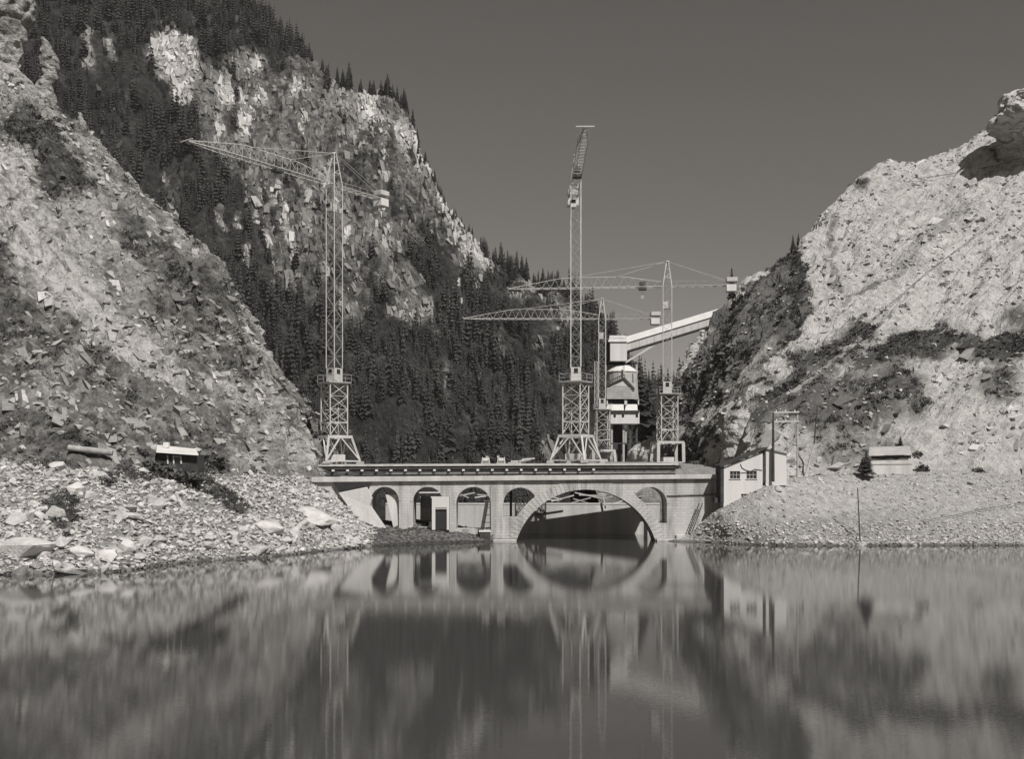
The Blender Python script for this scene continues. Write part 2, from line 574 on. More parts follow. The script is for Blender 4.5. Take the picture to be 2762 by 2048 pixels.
def scatter(name, n, wfun, seed=1):
    """n random points on a terrain; wfun(dict of face data) gives weights"""
    r = np.random.default_rng(seed)
    T = TER[name]
    A, B, C, D_ = (T['P'][T['F'][:, k]] for k in range(4))
    ar = np.linalg.norm(np.cross(C - A, D_ - B), axis=1) / 2
    c = (A + B + C + D_) / 4
    px, py = pix(c)
    w = ar * wfun(dict(c=c, px=px, py=py, tone=T['tone'][T['F']].mean(1)))
    w = np.maximum(w, 0)
    idx = r.choice(len(w), n, p=w / w.sum())
    s, t = r.random(n)[:, None], r.random(n)[:, None]
    return (A[idx] * (1 - s) + B[idx] * s) * (1 - t) + (D_[idx] * (1 - s) + C[idx] * s) * t


def on_terrain(names, px, py):
    """nearest-to-camera terrain point seen at a photograph pixel"""
    best = None
    for nm in names:
        T = TER[nm]
        P = T['P']
        if 'qx' not in T:
            T['qx'], T['qy'] = pix(P)
        d = np.hypot(T['qx'] - px, T['qy'] - py)
        k = np.argsort(d)[:6]
        k = k[np.argmin(P[k, 1])]
        if d[k] < 25 and (best is None or P[k, 1] < best[1]):
            best = P[k]
    return Vector(best) if best is not None else None


# ground under everything
gm = MB(); gm.add([(-4000, -600, -4), (4000, -600, -4), (4000, 5000, -4), (-4000, 5000, -4)], [(0, 1, 2, 3)])
M['ground'] = mat_plain('ground', 0.2, 0.95, 0.3, 0.02, 0.0)
tag(gm.build('ground', M['ground']), kind='structure')
# lake
wm = MB(); wm.add([(-420, -260, 0), (420, -260, 0), (420, 149, 0), (-420, 149, 0)], [(0, 1, 2, 3)])
tag(wm.build('lake', M['water']), kind='structure')

# far mountain face
ridge = [(-300, -520, 900), (0, -450, 880), (300, -330, 860), (540, -110, 830), (745, 95, 800), (930, 240, 775), (1070, 285, 760), (1135, 440, 735),
         (1235, 615, 710), (1322, 720, 690), (1430, 795, 675), (1560, 830, 665), (1640, 920, 640), (1730, 1055, 620), (1900, 1110, 600)]
mb_ = [(-300, 520), (0, 510), (250, 505), (450, 500), (620, 497), (760, 494), (880, 492), (990, 490), (1100, 490), (1210, 490), (1320, 490), (1430, 492), (1540, 496), (1650, 500), (1900, 510)]
RB = [W(a, 1285, d) for a, d in mb_]
RR = [W(*p) for p in ridge]
low = [b.lerp(r, 0.30) + Vector((0, 4, 6 - 0.0)) for b, r in zip(RB, RR)]
mid = [b.lerp(r, 0.66) + Vector((0, -10, 10)) for b, r in zip(RB, RR)]
back = [r + Vector((20, 90, -90)) for r in RR]
mt_tone = [
    ('p', [(560, 210), (690, 140), (830, 170), (960, 215), (1080, 260), (1160, 420), (1260, 600), (1350, 710), (1280, 760), (1180, 660), (1080, 690), (1150, 760), (1000, 800), (880, 850), (760, 780), (700, 620), (620, 480), (540, 380)], 0.135, 0.1),
    ('e', 465, 150, 62, 62, 0.414, .25), ('e', 495, 215, 36, 55, 0.414, .3), ('e', 545, 215, 30, 30, 0.259, .4),
    ('e', 620, 255, 40, 35, 0.396, .3), ('e', 655, 310, 28, 50, 0.414, .3), ('e', 712, 265, 22, 22, 0.378, .4), ('e', 800, 235, 20, 35, 0.396, .4),
    ('e', 700, 190, 80, 45, 0.173, .4), ('e', 940, 260, 70, 45, 0.194, .4), ('e', 1000, 290, 28, 40, 0.378, .4), ('e', 1030, 340, 28, 40, 0.288, .4),
    ('l', [(1090, 350), (1120, 400), (1150, 450)], 26, 0.36, .5), ('l', [(1180, 480), (1215, 560), (1245, 620), (1290, 690)], 18, 0.44, .5),
    ('l', [(1200, 570), (1250, 650), (1310, 720)], 24, 0.32, .5), ('e', 960, 370, 60, 50, 0.187, .4), ('e', 1050, 640, 60, 40, 0.173, .4),
    ('e', 870, 460, 30, 40, 0.187, .4), ('e', 1110, 830, 70, 52, 0.209, .3), ('e', 950, 800, 50, 75, 0.166, .4), ('e', 1440, 790, 75, 35, 0.216, .4),
    ('e', 1500, 860, 45, 60, 0.158, .4), ('e', 795, 640, 22, 90, 0.144, .4), ('e', 440, 505, 12, 32, 0.216, .4), ('e', 475, 590, 16, 45, 0.238, .4),
    ('e', 560, 260, 26, 90, 0.144, .4), ('e', 825, 610, 14, 30, 0.245, .4), ('l', [(240, 90), (245, 190)], 12, .2, .5), ('l', [(300, 120), (300, 170)], 10, .26, .5),
    ('e', 1460, 960, 20, 60, 0.115, .5), ('e', 1360, 930, 16, 60, 0.115, .5), ('e', 1470, 1210, 18, 40, 0.144, .5), ('e', 1210, 1010, 12, 60, 0.115, .5)]
rs_ = random.Random(77)
for _ in range(90):
    x_ = rs_.uniform(560, 1300); y_ = rs_.uniform(150, 900)
    if y_ < 150 + max(0, (x_ - 950)) * 1.35: continue
    L_ = rs_.uniform(20, 80)
    mt_tone.append(('l', [(x_, y_), (x_ + L_ * rs_.uniform(-.1, .35), y_ + L_)], rs_.uniform(4, 10), rs_.choice([.05, .05, .2, .28, .34]) if y_ < 760 else rs_.choice([.04, .05, .14]), .5))
loft('mountain', [RB, low, mid, RR, back], 520, 440, M['mountain'], 13.0, 60, 8, 0.60, 0.55, mt_tone, 0.045, rag=26, ragscale=28,
     edge=lambda v: np.interp(v, [0, 0.1, 0.7, 0.76, 1], [0.3, 1, 0.9, 0.5, 1]), seed=11, blocks=((3.5, 22.0), (1.6, 8.0)), stretch=((.25, -.6, -.75), 3.0), facet=True, grit=.9, gscale=4.5)

# left spur above the bridge
S = [(-400, -100, 230), (-150, 100, 222), (20, 222, 208), (130, 300, 197), (250, 395, 187), (395, 555, 176), (525, 685, 168), (620, 765, 160), (685, 915, 152), (745, 1020, 146), (850, 1130, 141), (905, 1262, 137)]
Fo = [(-400, 1235, 95), (-250, 1230, 96), (-100, 1226, 97), (20, 1221, 98), (120, 1221, 99), (230, 1222, 100.5), (340, 1226, 102), (450, 1246, 104), (560, 1262, 108), (660, 1268, 114), (760, 1284, 121), (870, 1305, 128)]
SS = [W(*p) for p in S]; FF = [W(*p) for p in Fo]
s1 = [f.lerp(s, 0.28) + Vector((0, 1.5, -0.6)) for f, s in zip(FF, SS)]
s2 = [f.lerp(s, 0.64) + Vector((0, 0.0, 1.5)) for f, s in zip(FF, SS)]
sb = [s + Vector((16, 36, -42)) for s in SS]
f0 = [f + Vector((0, -3, -3)) for f in FF]
ls_tone = [
    ('l', [(-50, 180), (60, 270), (150, 350), (240, 430), (330, 545), (430, 640), (530, 740), (600, 800), (660, 920), (720, 1030), (800, 1100)], 36, 0.30, .6),
    ('l', [(60, 330), (110, 390), (170, 480), (250, 550)], 48, 0.10, .4), ('l', [(90, 340), (170, 425), (260, 520), (390, 650), (470, 720)], 22, 0.11, .5),
    ('e', 150, 470, 70, 60, 0.10, .3), ('e', 600, 800, 60, 90, 0.19, .5), ('e', 470, 800, 120, 100, 0.18, .5), ('e', 300, 730, 120, 110, 0.28, .5),
    ('e', 215, 610, 95, 95, 0.38, .4), ('e', 20, 480, 70, 90, 0.58, .3),
    ('l', [(20, 440), (50, 560), (100, 690), (200, 790), (300, 890), (400, 1000), (440, 1040)], 62, 0.54, .4),
    ('l', [(60, 640), (130, 750), (230, 840), (330, 930)], 16, 0.60, .6),
    ('p', [(-300, 560), (0, 600), (50, 730), (110, 850), (200, 900), (270, 960), (340, 1010), (440, 1080), (520, 1090), (640, 1160), (700, 1230), (500, 1290), (-300, 1280)], 0.20, .1),
    ('e', 110, 1085, 120, 28, 0.30, .4), ('e', 180, 1010, 50, 22, 0.3, .4), ('e', 400, 1000, 40, 20, .36, .4), ('e', 30, 960, 40, 30, .26, .5),
    ('e', 310, 1050, 40, 16, .32, .5), ('e', 60, 770, 40, 60, .25, .4),
    ('l', [(560, 1030), (660, 1090), (740, 1180), (820, 1250)], 30, 0.40, .5), ('e', 720, 1060, 35, 45, 0.44, .4), ('e', 600, 1075, 50, 20, .34, .5),
    ('e', 745, 1170, 40, 40, 0.42, .4), ('e', 830, 1200, 30, 40, .42, .4), ('e', 680, 1245, 60, 22, .40, .4), ('l', [(770, 1030), (840, 1110), (880, 1180)], 18, .2, .4)]
loft('left_hillside', [f0, FF, s1, s2, SS, sb], 430, 560, M['slope'], 3.6, 18, 8, 0.60, 0.6, ls_tone, 0.235, rag=26, ragscale=5, seed=23,
     edge=lambda v: np.interp(v, [0, 0.2, 0.35, 0.72, 0.8, 1], [0.2, 0.5, 1, 1, 0.6, 1]), blocks=((1.0, 6.0), (.55, 2.2), (.22, 1.0)), stretch=((.45, -.5, -.5), 3.2), facet=True, grit=.55, gscale=1.2)

# left rubble bank
wl_ = [(-400, 1566), (-250, 1560), (-100, 1555), (20, 1551), (120, 1549), (230, 1548), (340, 1541), (450, 1524), (560, 1513), (660, 1508), (760, 1500), (860, 1488), (940, 1481), (1010, 1475), (1130, 1469), (1330, 1462)]
tp = Fo[:10] + [(760, 1280, 121), (855, 1303, 127), (925, 1348, 129), (1005, 1404, 131), (1130, 1412, 131), (1330, 1436, 131)]
WL = [shore(*p) for p in wl_]
TP = [W(*p) + Vector((0, 1.5, 0.0)) for p in tp]
uw = [w + Vector((0, -6, -3.2)) for w in WL]
md1 = [w.lerp(t, 0.5) + Vector((0, 0, 0.3)) for w, t in zip(WL, TP)]
lb_tone = [('e', 430, 1265, 120, 35, .15, .5), ('l', [(480, 1270), (560, 1310), (640, 1370)], 25, .2, .5), ('e', 170, 1375, 40, 45, .16, .5),
           ('p', [(1000, 1425), (1130, 1430), (1330, 1440), (1330, 1480), (960, 1490)], .2, .1), ('e', 290, 1300, 25, 18, .18, .5),
           ('l', [(760, 1320), (860, 1400), (980, 1450)], 26, .42, .5), ('l', [(880, 1300), (990, 1420)], 12, .17, .5)]
loft('left_bank', [uw, WL, md1, TP], 330, 190, M['bank'], 0.95, 6.0, 6, 0.6, 0.4, lb_tone, 0.30, rag=14, ragscale=3, seed=31,
     edge=lambda v: np.interp(v, [0, 0.2, 0.3, 0.36, 0.5, 1], [0.8, 0.8, 0.35, 0.25, 0.9, 1.0]), amp2=0.20, scale2=0.9)

# right gravel bank
wr = [(1795, 1461), (1870, 1463), (1930, 1465), (1990, 1469), (2070, 1472), (2150, 1473), (2308, 1473), (2550, 1472), (2762, 1472), (3150, 1470)]
tr = [(1800, 1459, 126.5), (1868, 1438, 124.6), (1930, 1386, 122.6), (1965, 1368, 122.0), (2060, 1320, 122.0), (2140, 1298, 125), (2340, 1280, 131), (2550, 1276, 132), (2762, 1284, 132), (3150, 1284, 131)]
WR = [shore(*p) for p in wr]; TR = [W(*p) for p in tr]
uwr = [w + Vector((0, -6, -3)) for w in WR]
mdr = [w.lerp(t, 0.5) + Vector((0, 0, 0.25)) for w, t in zip(WR, TR)]
tbr = [t + Vector((0, 4, 0.1)) for t in TR]
rb_tone = [('e', 2080, 1462, 80, 20, .2, .3), ('e', 2300, 1430, 260, 40, .36, .5), ('e', 2350, 1330, 300, 40, .46, .5)]
loft('right_bank', [uwr, WR, mdr, TR, tbr], 300, 150, M['bank'], 0.30, 4.0, 6, 0.62, 0.2, rb_tone, 0.44, rag=14, ragscale=3, seed=41,
     edge=lambda v: np.interp(v, [0, 0.2, 0.28, 0.4, 1], [0.8, 0.7, 0.4, 0.8, 0.5]), amp2=0.10, scale2=0.7)

# right mountainside
R2 = [(1790, 1190, 206), (1822, 1050, 200), (1880, 960, 202), (1950, 862, 203), (2000, 802, 204), (2065, 772, 204), (2165, 680, 204), (2270, 553, 210), (2375, 486, 214), (2490, 476, 216), (2660, 382, 222), (3100, 215, 232)]
F2 = [(1700, 1260, 208), (1800, 1260, 186), (1862, 1262, 176), (1915, 1268, 162), (1975, 1290, 146), (2040, 1304, 133), (2150, 1296, 131.5), (2260, 1288, 132), (2380, 1281, 133), (2520, 1276, 133), (2700, 1279, 133), (3100, 1284, 131)]
R2 = [W(*p) for p in R2]; F2 = [W(*p) for p in F2]
r1 = [f.lerp(s, 0.18) + Vector((0, -0.5, 1.5)) for f, s in zip(F2, R2)]
r2 = [f.lerp(s, 0.5) + Vector((0, 0, -0.5)) for f, s in zip(F2, R2)]
r3 = [f.lerp(s, 0.8) + Vector((0, -1, 1.5)) for f, s in zip(F2, R2)]
rb2 = [s + Vector((-6, 34, -36)) for s in R2]
ff0 = [f + Vector((0, -2, -3)) for f in F2]
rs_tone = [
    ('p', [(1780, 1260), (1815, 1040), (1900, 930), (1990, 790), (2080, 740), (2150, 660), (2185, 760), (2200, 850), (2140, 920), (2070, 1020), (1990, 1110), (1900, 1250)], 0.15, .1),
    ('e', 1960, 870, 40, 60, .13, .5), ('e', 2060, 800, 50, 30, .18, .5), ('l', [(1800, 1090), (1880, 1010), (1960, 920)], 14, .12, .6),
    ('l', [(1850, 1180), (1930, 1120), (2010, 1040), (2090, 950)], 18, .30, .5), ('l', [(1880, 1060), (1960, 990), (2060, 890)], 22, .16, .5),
    ('l', [(2152, 690), (2158, 770), (2140, 850)], 16, 0.07, .5),  # darker strip along the cleft
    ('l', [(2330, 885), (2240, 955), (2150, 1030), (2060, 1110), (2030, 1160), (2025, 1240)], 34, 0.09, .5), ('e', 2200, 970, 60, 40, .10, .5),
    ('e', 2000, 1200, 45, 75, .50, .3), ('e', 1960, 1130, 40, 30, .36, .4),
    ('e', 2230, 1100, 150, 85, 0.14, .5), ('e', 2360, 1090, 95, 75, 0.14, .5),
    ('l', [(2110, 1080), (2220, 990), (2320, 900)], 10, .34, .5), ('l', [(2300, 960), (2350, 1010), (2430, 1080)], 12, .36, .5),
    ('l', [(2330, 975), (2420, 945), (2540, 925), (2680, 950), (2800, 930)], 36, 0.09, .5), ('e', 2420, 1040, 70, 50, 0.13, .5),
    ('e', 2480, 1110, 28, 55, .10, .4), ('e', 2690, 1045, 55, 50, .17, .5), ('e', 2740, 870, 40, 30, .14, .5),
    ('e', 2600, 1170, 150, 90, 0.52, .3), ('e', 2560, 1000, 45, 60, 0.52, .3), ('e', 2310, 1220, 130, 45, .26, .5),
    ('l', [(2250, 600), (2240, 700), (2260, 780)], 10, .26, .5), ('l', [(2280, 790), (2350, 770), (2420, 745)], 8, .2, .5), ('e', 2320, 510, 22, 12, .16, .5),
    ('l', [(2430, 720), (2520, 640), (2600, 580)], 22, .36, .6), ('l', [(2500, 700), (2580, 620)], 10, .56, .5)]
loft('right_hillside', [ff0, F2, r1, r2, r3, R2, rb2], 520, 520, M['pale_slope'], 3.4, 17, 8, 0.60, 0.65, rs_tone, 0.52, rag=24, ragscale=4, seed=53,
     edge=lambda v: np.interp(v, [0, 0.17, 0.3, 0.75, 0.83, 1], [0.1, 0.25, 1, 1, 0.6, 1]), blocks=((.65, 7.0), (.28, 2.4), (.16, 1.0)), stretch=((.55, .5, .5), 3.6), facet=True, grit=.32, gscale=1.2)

# works yard behind the bridge on the right, with its bank, and the low valley floor
Y0 = [W(1640, 1445, 146), W(1720, 1440, 144), W(1850, 1420, 140), W(2000, 1400, 138)]
Y1 = [W(1590, 1262, 158), W(1700, 1262, 152), W(1850, 1266, 147), W(2000, 1290, 140)]
Y2 = [W(1590, 1256, 200), W(1700, 1256, 200), W(1850, 1256, 190), W(2000, 1256, 180)]
Y3 = [W(1560, 1258, 290), W(1720, 1258, 290), W(1880, 1258, 290), W(2040, 1258, 290)]
loft('works_yard', [Y0, Y1, Y2, Y3], 110, 110, M['bank'], 0.25, 5, 5, 0.6, 0.2, [], 0.34, seed=61)
V0 = [W(a, 1440, 147) for a in (-700, 200, 900, 1600, 2300)]
V1 = [W(a, 1345, 240) for a in (-700, 200, 900, 1600, 2300)]
V2 = [W(a, 1285, 505) for a in (-700, 200, 900, 1600, 2300)]
loft('valley_floor', [V0, V1, V2], 80, 80, M['mountain'], 1.0, 25, 5, 0.6, 0.2, [], 0.06, seed=67)
# ------------------------------------------------------------------ the arch bridge
BD = 125.0                      # depth of its front face
def B(px, py, d=BD):            # front-face coordinates (x, z)
    p = W(px, py, d); return (p.x, p.z)

BR0, BR1 = BD, BD + 4.2
bridge = thing('arch_bridge', 'pale masonry bridge with one wide arch and small side arches over the lake', 'bridge', (B(1590, 1460)[0], BD, 0))


def semi(x0, x1, ycrown, yspring, ybot, n=18, d=BD):
    """arched opening in photo pixels -> polygon"""
    cx, r = (x0 + x1) / 2, (x1 - x0) / 2
    pts = [(x0, ybot), ]
    for k in range(n + 1):
        a = math.pi - math.pi * k / n
        pts.append((cx + r * math.cos(a), yspring - (yspring - ycrown) * math.sin(a)))
    pts.append((x1, ybot))
    return [B(*p) for p in pts]


# main arch circle (pixels)
mcx, mcy, mr = 1580.5, 1517.0, 196.0
ring = 27.0
def arc(r, a0, a1, n):
    return [(mcx + r * math.cos(a), mcy - r * math.sin(a)) for a in np.linspace(a0, a1, n)]
a_sp = math.asin((mcy - 1461) / mr)          # springing angle
inner = arc(mr, math.pi - a_sp, a_sp, 60)    # left to right
# outline of the spandrel wall, running round with the main opening as a notch
top_l, top_r = 1296.0, 1289.0
out = [B(845, top_l), B(845, 1420), B(930, 1470), B(1323, 1470)]
out += [B(1323, 1490), B(inner[0][0], 1490)] + [B(*p) for p in inner] + [B(inner[-1][0], 1490), B(1832, 1490), B(1975, 1490), B(1975, top_r)]
holes = [semi(1000, 1076, 1314, 1352, 1425), semi(1114, 1194, 1314, 1354, 1422), semi(1230, 1324, 1314, 1361, 1428)]
# side arches over the haunches: cut by the ring
rr = mr + ring
def haunch(x0, x1, crown, spring, bot):
    cx, r = (x0 + x1) / 2, (x1 - x0) / 2
    low = lambda x: mcy - math.sqrt(max(rr ** 2 - (x - mcx) ** 2, 0)) if abs(x - mcx) < rr else 9999
    up, dn = [], []
    for x in np.linspace(x0, x1, 41):
        t = (x - cx) / r
        yt = spring - (spring - crown) * math.sqrt(max(1 - t * t, 0))
        yb = min(bot, low(x) - 1.0)
        if yb - yt > 0.8:
            up.append((x, yt)); dn.append((x, yb))
    return [B(*p) for p in up + dn[::-1]]
holes += [haunch(1357, 1449, 1316, 1362, 1396), haunch(1706, 1799, 1314, 1360, 1412)]
sp_wall = plate('spandrel_wall', out, holes, BR0, BR1, M['masonry'], bridge)
# voussoirs of the main ring, each stone its own piece
nv_ = 46
a0_, a1_ = math.pi - a_sp + 0.02, a_sp - 0.02
vmesh = None
S_ = BD / FPX
for k in range(nv_):
    am = a0_ + (a1_ - a0_) * (k + 0.5) / nv_
    if vmesh is None:
        da = abs(a1_ - a0_) / nv_ * 0.5 - 0.0022
        r0, r1 = (mr - 0.25) * S_, (mr + ring) * S_
        poly = [(r0 * math.sin(-da), r0 * math.cos(da)), (r0 * math.sin(da), r0 * math.cos(da)), (r1 * math.sin(da), r1 * math.cos(da)), (r1 * math.sin(-da), r1 * math.cos(da))]
        t_ = MB(); t_.prism([(x, 0, z) for x, z in poly], (0, 0.30, 0))
        vo = t_.build('voussoir', M['masonry'], None)
        vmesh = vo.data
    else:
        vo = bpy.data.objects.new('voussoir', vmesh); COL.objects.link(vo)
    cx_, cz_ = B(mcx, mcy)
    vo.parent = bridge
    vo.location = Vector((cx_, BR0 - 0.045 - 0.012 * random.random(), cz_)) - bridge.location
    vo.rotation_euler = (0, math.pi / 2 - am, 0)
# small arch rings
def small_ring(x0, x1, crown, spring, clip=None):
    cx, r = (x0 + x1) / 2, (x1 - x0) / 2
    k = 7.0
    a, b_ = [], []
    for t in np.linspace(math.pi, 0, 25):
        xo, yo = cx + (r + k) * math.cos(t), spring - (spring - crown + k) * math.sin(t)
        xi, yi = cx + r * math.cos(t), spring - (spring - crown) * math.sin(t)
        if clip and math.hypot(xo - mcx, yo - mcy) < rr + 6: continue
        a.append(B(xo, yo)); b_.append(B(xi, yi))
    m_ = MB(); m_.prism([(x, BR0 - 0.04, z) for x, z in a + b_[::-1]], (0, 0.06, 0))
    m_.build('arch_ring', M['masonry'], bridge)
for args in ((1000, 1076, 1314, 1352), (1114, 1194, 1314, 1354), (1230, 1324, 1314, 1361)): small_ring(*args)
small_ring(1357, 1449, 1316, 1362, True); small_ring(1706, 1799, 1314, 1360, True)
# cornice slab with a deep shadow line under it, parapet above
def strip(name, xl, xr, yl0, yr0, yl1, yr1, d0, d1, mat, parent):
    (a, za), (b, zb) = B(xl, yl0), B(xr, yr0)
    za1, zb1 = B(xl, yl1)[1], B(xr, yr1)[1]
    m_ = MB()
    m_.prism([(a, d0, za), (b, d0, zb), (b, d0, zb1), (a, d0, za1)], (0, d1 - d0, 0))
    return m_.build(name, mat, parent)
strip('cornice', 842, 1944, 1290.5, 1282.5, 1301, 1291.5, BR0 - 0.42, BR1 + 0.3, M['concrete'], bridge)
strip('parapet', 842, 1944, 1287.2, 1280.2, 1290.4, 1282.4, BR0 - 0.30, BR0 + 0.1, M['concrete'], bridge)
for x0 in np.linspace(870, 1930, 23):
    xa, za = B(x0, 1300); m_ = MB(); m_.box((xa, BR0 - 0.424, B(x0, 1295.5 - (x0 - 842) / 1100 * 8.5)[1]), (0.025, 0.012, 0.34)); m_.build('joint_strip', M['grey_steel'], bridge)
# pier beside the main arch and the plinth at the right springing
m_ = MB(); a, z1 = B(1323, 1330); b, _ = B(1356, 1330)
m_.box(((a + b) / 2, BR0 - 0.05, 3.0), (b - a, 0.16, 6.6)); m_.build('pier_face', M['masonry'], bridge)
m_ = MB(); a, _ = B(1770, 0); b, _ = B(1822, 0)
m_.box(((a + b) / 2, BR0 - 0.3, 0.12), (b - a, 0.7, 0.26)); m_.build('plinth', M['concrete'], bridge, 0.03)
m_ = MB(); a, _ = B(1822, 0); b, _ = B(1868, 0)
m_.box(((a + b) / 2, BR0 - 0.35, 0.32), (b - a, 0.8, 0.75)); m_.build('plinth', M['concrete'], bridge, 0.03)
m_ = MB(); a, _ = B(1324, 0); b, _ = B(1393, 0)
m_.box(((a + b) / 2, BR0 - 0.12, 0.08), (b - a, 0.3, 0.2)); m_.build('plinth', M['concrete'], bridge, 0.03)
# pipe along the right abutment
m_ = MB(); p, q = W(1800, 1338, BD - 0.12), W(1930, 1334, BD - 0.12); m_.tube(p, q, 0.05, n=8)
for k in range(5):
    c = p.lerp(q, k / 4); m_.box(c + Vector((0, 0.05, 0)), (0.06, 0.16, 0.16))
pipe = m_.build('wall_pipe', M['dark_steel'], bridge)
# sloping concrete apron inside the leftmost side arch
m_ = MB()
m_.prism([W(1040, 1335, BD + .6), W(1078, 1335, BD + .6), W(1078, 1428, BD + .2), W(1062, 1428, BD + .2)], (0, 2.5, 0))
m_.build('arch_infill', M['concrete'], bridge)
# concrete block meeting the bank on the left
rb_ = thing('concrete_abutment', 'pale slanting concrete block where the bridge meets the left bank', 'abutment', W(960, 1400, BD - 0.4))
m_ = MB()
m_.prism([W(912, 1330, BD - .5), W(990, 1314, BD - .5), W(1003, 1345, BD - .5), W(998, 1365, BD - .5), W(1044, 1432, BD - .7), W(985, 1432, BD - .9)], (0, 1.1, 0.0))
m_.build('block', M['concrete'], rb_, 0.05)
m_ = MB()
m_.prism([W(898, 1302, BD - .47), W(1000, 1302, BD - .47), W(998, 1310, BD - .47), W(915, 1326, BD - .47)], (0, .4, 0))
m_.build('shade_strip', M['void'], rb_)  # solid dark strip, painted in for the shade below the deck

# coffer wall behind the arches
cw = thing('concrete_wall', 'low pale concrete wall standing in the water behind the bridge arches', 'wall', W(1500, 1450, 137))
p0, p1 = W(1040, 1361, 145.3), W(1780, 1361, 141.2)
m_ = MB()
m_.prism([(p0.x, p0.y, -1), (p1.x, p1.y, -1), (p1.x, p1.y, p1.z), (p0.x, p0.y, p0.z)], (0, 0.6, 0))
m_.build('wall_body', M['concrete'], cw)
m_ = MB()
m_.prism([(p0.x, p0.y - .06, p0.z - .0), (p1.x, p1.y - .06, p1.z), (p1.x, p1.y - .06, p1.z + .16), (p0.x, p0.y - .06, p0.z + .16)], (0, 0.75, 0))
m_.build('coping', M['white_paint'], cw)
m_ = MB(); m_.bar(W(1442, 1388, 142.9), W(1520, 1377, 142.5), 0.12, 0.1); m_.build('guide_beam', M['dark_wood'], cw)
# gauge post on the wall, seen through the main arch
gp = thing('gauge_post', 'white topped post leaning against the wall seen through the main arch', 'post', W(1632, 1380, 141.6))
m_ = MB(); m_.bar(W(1633, 1372, 141.5), W(1627, 1335, 141.5), 0.16); m_.build('shaft', M['timber'], gp)
m_ = MB(); m_.bar(W(1614, 1332, 141.5), W(1636, 1334, 141.5), 0.1); m_.build('crossbar', M['white_paint'], gp)

# timbers and beams piled on the wall behind the arches
tr_ = random.Random(4)
for k in range(16):
    px = tr_.uniform(1225, 1330) if k < 5 else tr_.uniform(1470, 1740)
    py = tr_.uniform(1335, 1356)
    d = tr_.uniform(143.6, 145.5)
    L = tr_.uniform(20, 80)
    an = tr_.uniform(-0.5, 0.35)
    m_ = MB(); m_.bar(W(px - L / 2, py + L / 2 * an, d), W(px + L / 2, py - L / 2 * an, d + tr_.uniform(-1, 1)), 0.2, 0.16)
    o = m_.build('timber_beam', M['timber'] if k % 2 else M['grey_steel'])
    tag(o, 'timber or steel beam lying in the jumble behind the bridge arches', 'beam', 'beams piled behind the arches')
# dark shed seen inside the second small arch
sh = thing('tool_shed', 'small white shed with dark window behind the second small arch', 'shed', W(1165, 1425, 131.5))
m_ = MB(); m_.box(W(1165, 1380, 132.6), (2.6, 2.2, 3.6)); m_.build('wall', M['white_paint'], sh)
m_ = MB(); m_.box(W(1149, 1352, 131.4), (1.15, 0.08, 1.4)); m_.build('window', M['glass'], sh)
m_ = MB(); m_.box(W(1165, 1329, 132.5), (3.0, 2.6, 0.16)); m_.build('roof', M['white_paint'], sh)
# white pump hut in front of the pier
ph = thing('pump_hut', 'narrow white hut with dark doorway in front of the bridge pier', 'hut', W(1188, 1425, BD - 1.2))
a = W(1165, 1340, BD - 1.2); b = W(1212, 1428, BD - 1.2)
hx = lambda px: W(px, 1400, BD - 1.2).x
hz = lambda py: W(1188, py, BD - 1.2).z
plate('wall', [(hx(1165), hz(1430)), (hx(1174), hz(1430)), (hx(1174), hz(1370)), (hx(1205), hz(1370)), (hx(1205), hz(1430)), (hx(1212), hz(1430)), (hx(1212), hz(1340)), (hx(1165), hz(1340))], [], BD - 1.2, BD - 1.0, M['white_paint'], ph)
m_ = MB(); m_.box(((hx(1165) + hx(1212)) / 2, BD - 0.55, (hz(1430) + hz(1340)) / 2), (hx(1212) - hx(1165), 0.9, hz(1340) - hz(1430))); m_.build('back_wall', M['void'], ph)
m_ = MB(); m_.box(((hx(1174) + hx(1205)) / 2, BD - 1.14, hz(1373)), (hx(1205) - hx(1174), 0.06, 0.14)); m_.build('lintel', M['grey_steel'], ph)
m_ = MB(); m_.box((hx(1161), BD - 1.1, hz(1416)), (0.25, 0.3, 0.7)); m_.build('step_box', M['dark_wood'], ph)
# timber trestle and dark gauge box at the pier
tg = thing('gauge_well', 'dark timber frame and box standing in the water beside the pier', 'gauge', W(1310, 1466, BD - 1.0))
m_ = MB(); m_.box(W(1309, 1457, BD - 1.0), (1.15, 0.8, 1.9)); m_.build('box', M['dark_wood'], tg)
m_ = MB(); m_.box(W(1308, 1433, BD - 1.0), (1.3, 1.0, 0.22)); m_.build('lid', M['white_paint'], tg)
for (x0, y0, x1, y1) in ((1298, 1430, 1312, 1350), (1303, 1430, 1317, 1350), (1323, 1432, 1322, 1352)):
    m_ = MB(); m_.bar(W(x0, y0, BD - 1.0), W(x1, y1, BD - 0.4), 0.14); m_.build('leg', M['dark_wood'], tg)
for t in (0.25, 0.5, 0.75):
    m_ = MB(); m_.bar(W(1298 + 14 * t, 1430 - 80 * t, BD - 1 + .6 * t), W(1323, 1430 - 80 * t, BD - 1 + .6 * t), 0.08); m_.build('rung', M['dark_wood'], tg)
# steps / ladder rails on the right abutment
ld = thing('ladder', 'slanting ladder lying down the bank beside the right abutment', 'ladder', W(1858, 1440, BD - 1.2))
for dx in (0, 9):
    m_ = MB(); m_.bar(W(1856 + dx, 1440, BD - 1.0), W(1886 + dx, 1358, BD - .6), 0.07, .09); m_.build('rail', M['dark_wood'], ld)
for k in range(12):
    t = (k + .5) / 12
    m_ = MB(); m_.bar(W(1856 + 30 * t, 1440 - 82 * t, BD - 1 + .4 * t), W(1865 + 30 * t, 1440 - 82 * t, BD - 1 + .4 * t), 0.035); m_.build('rung', M['grey_steel'], ld)

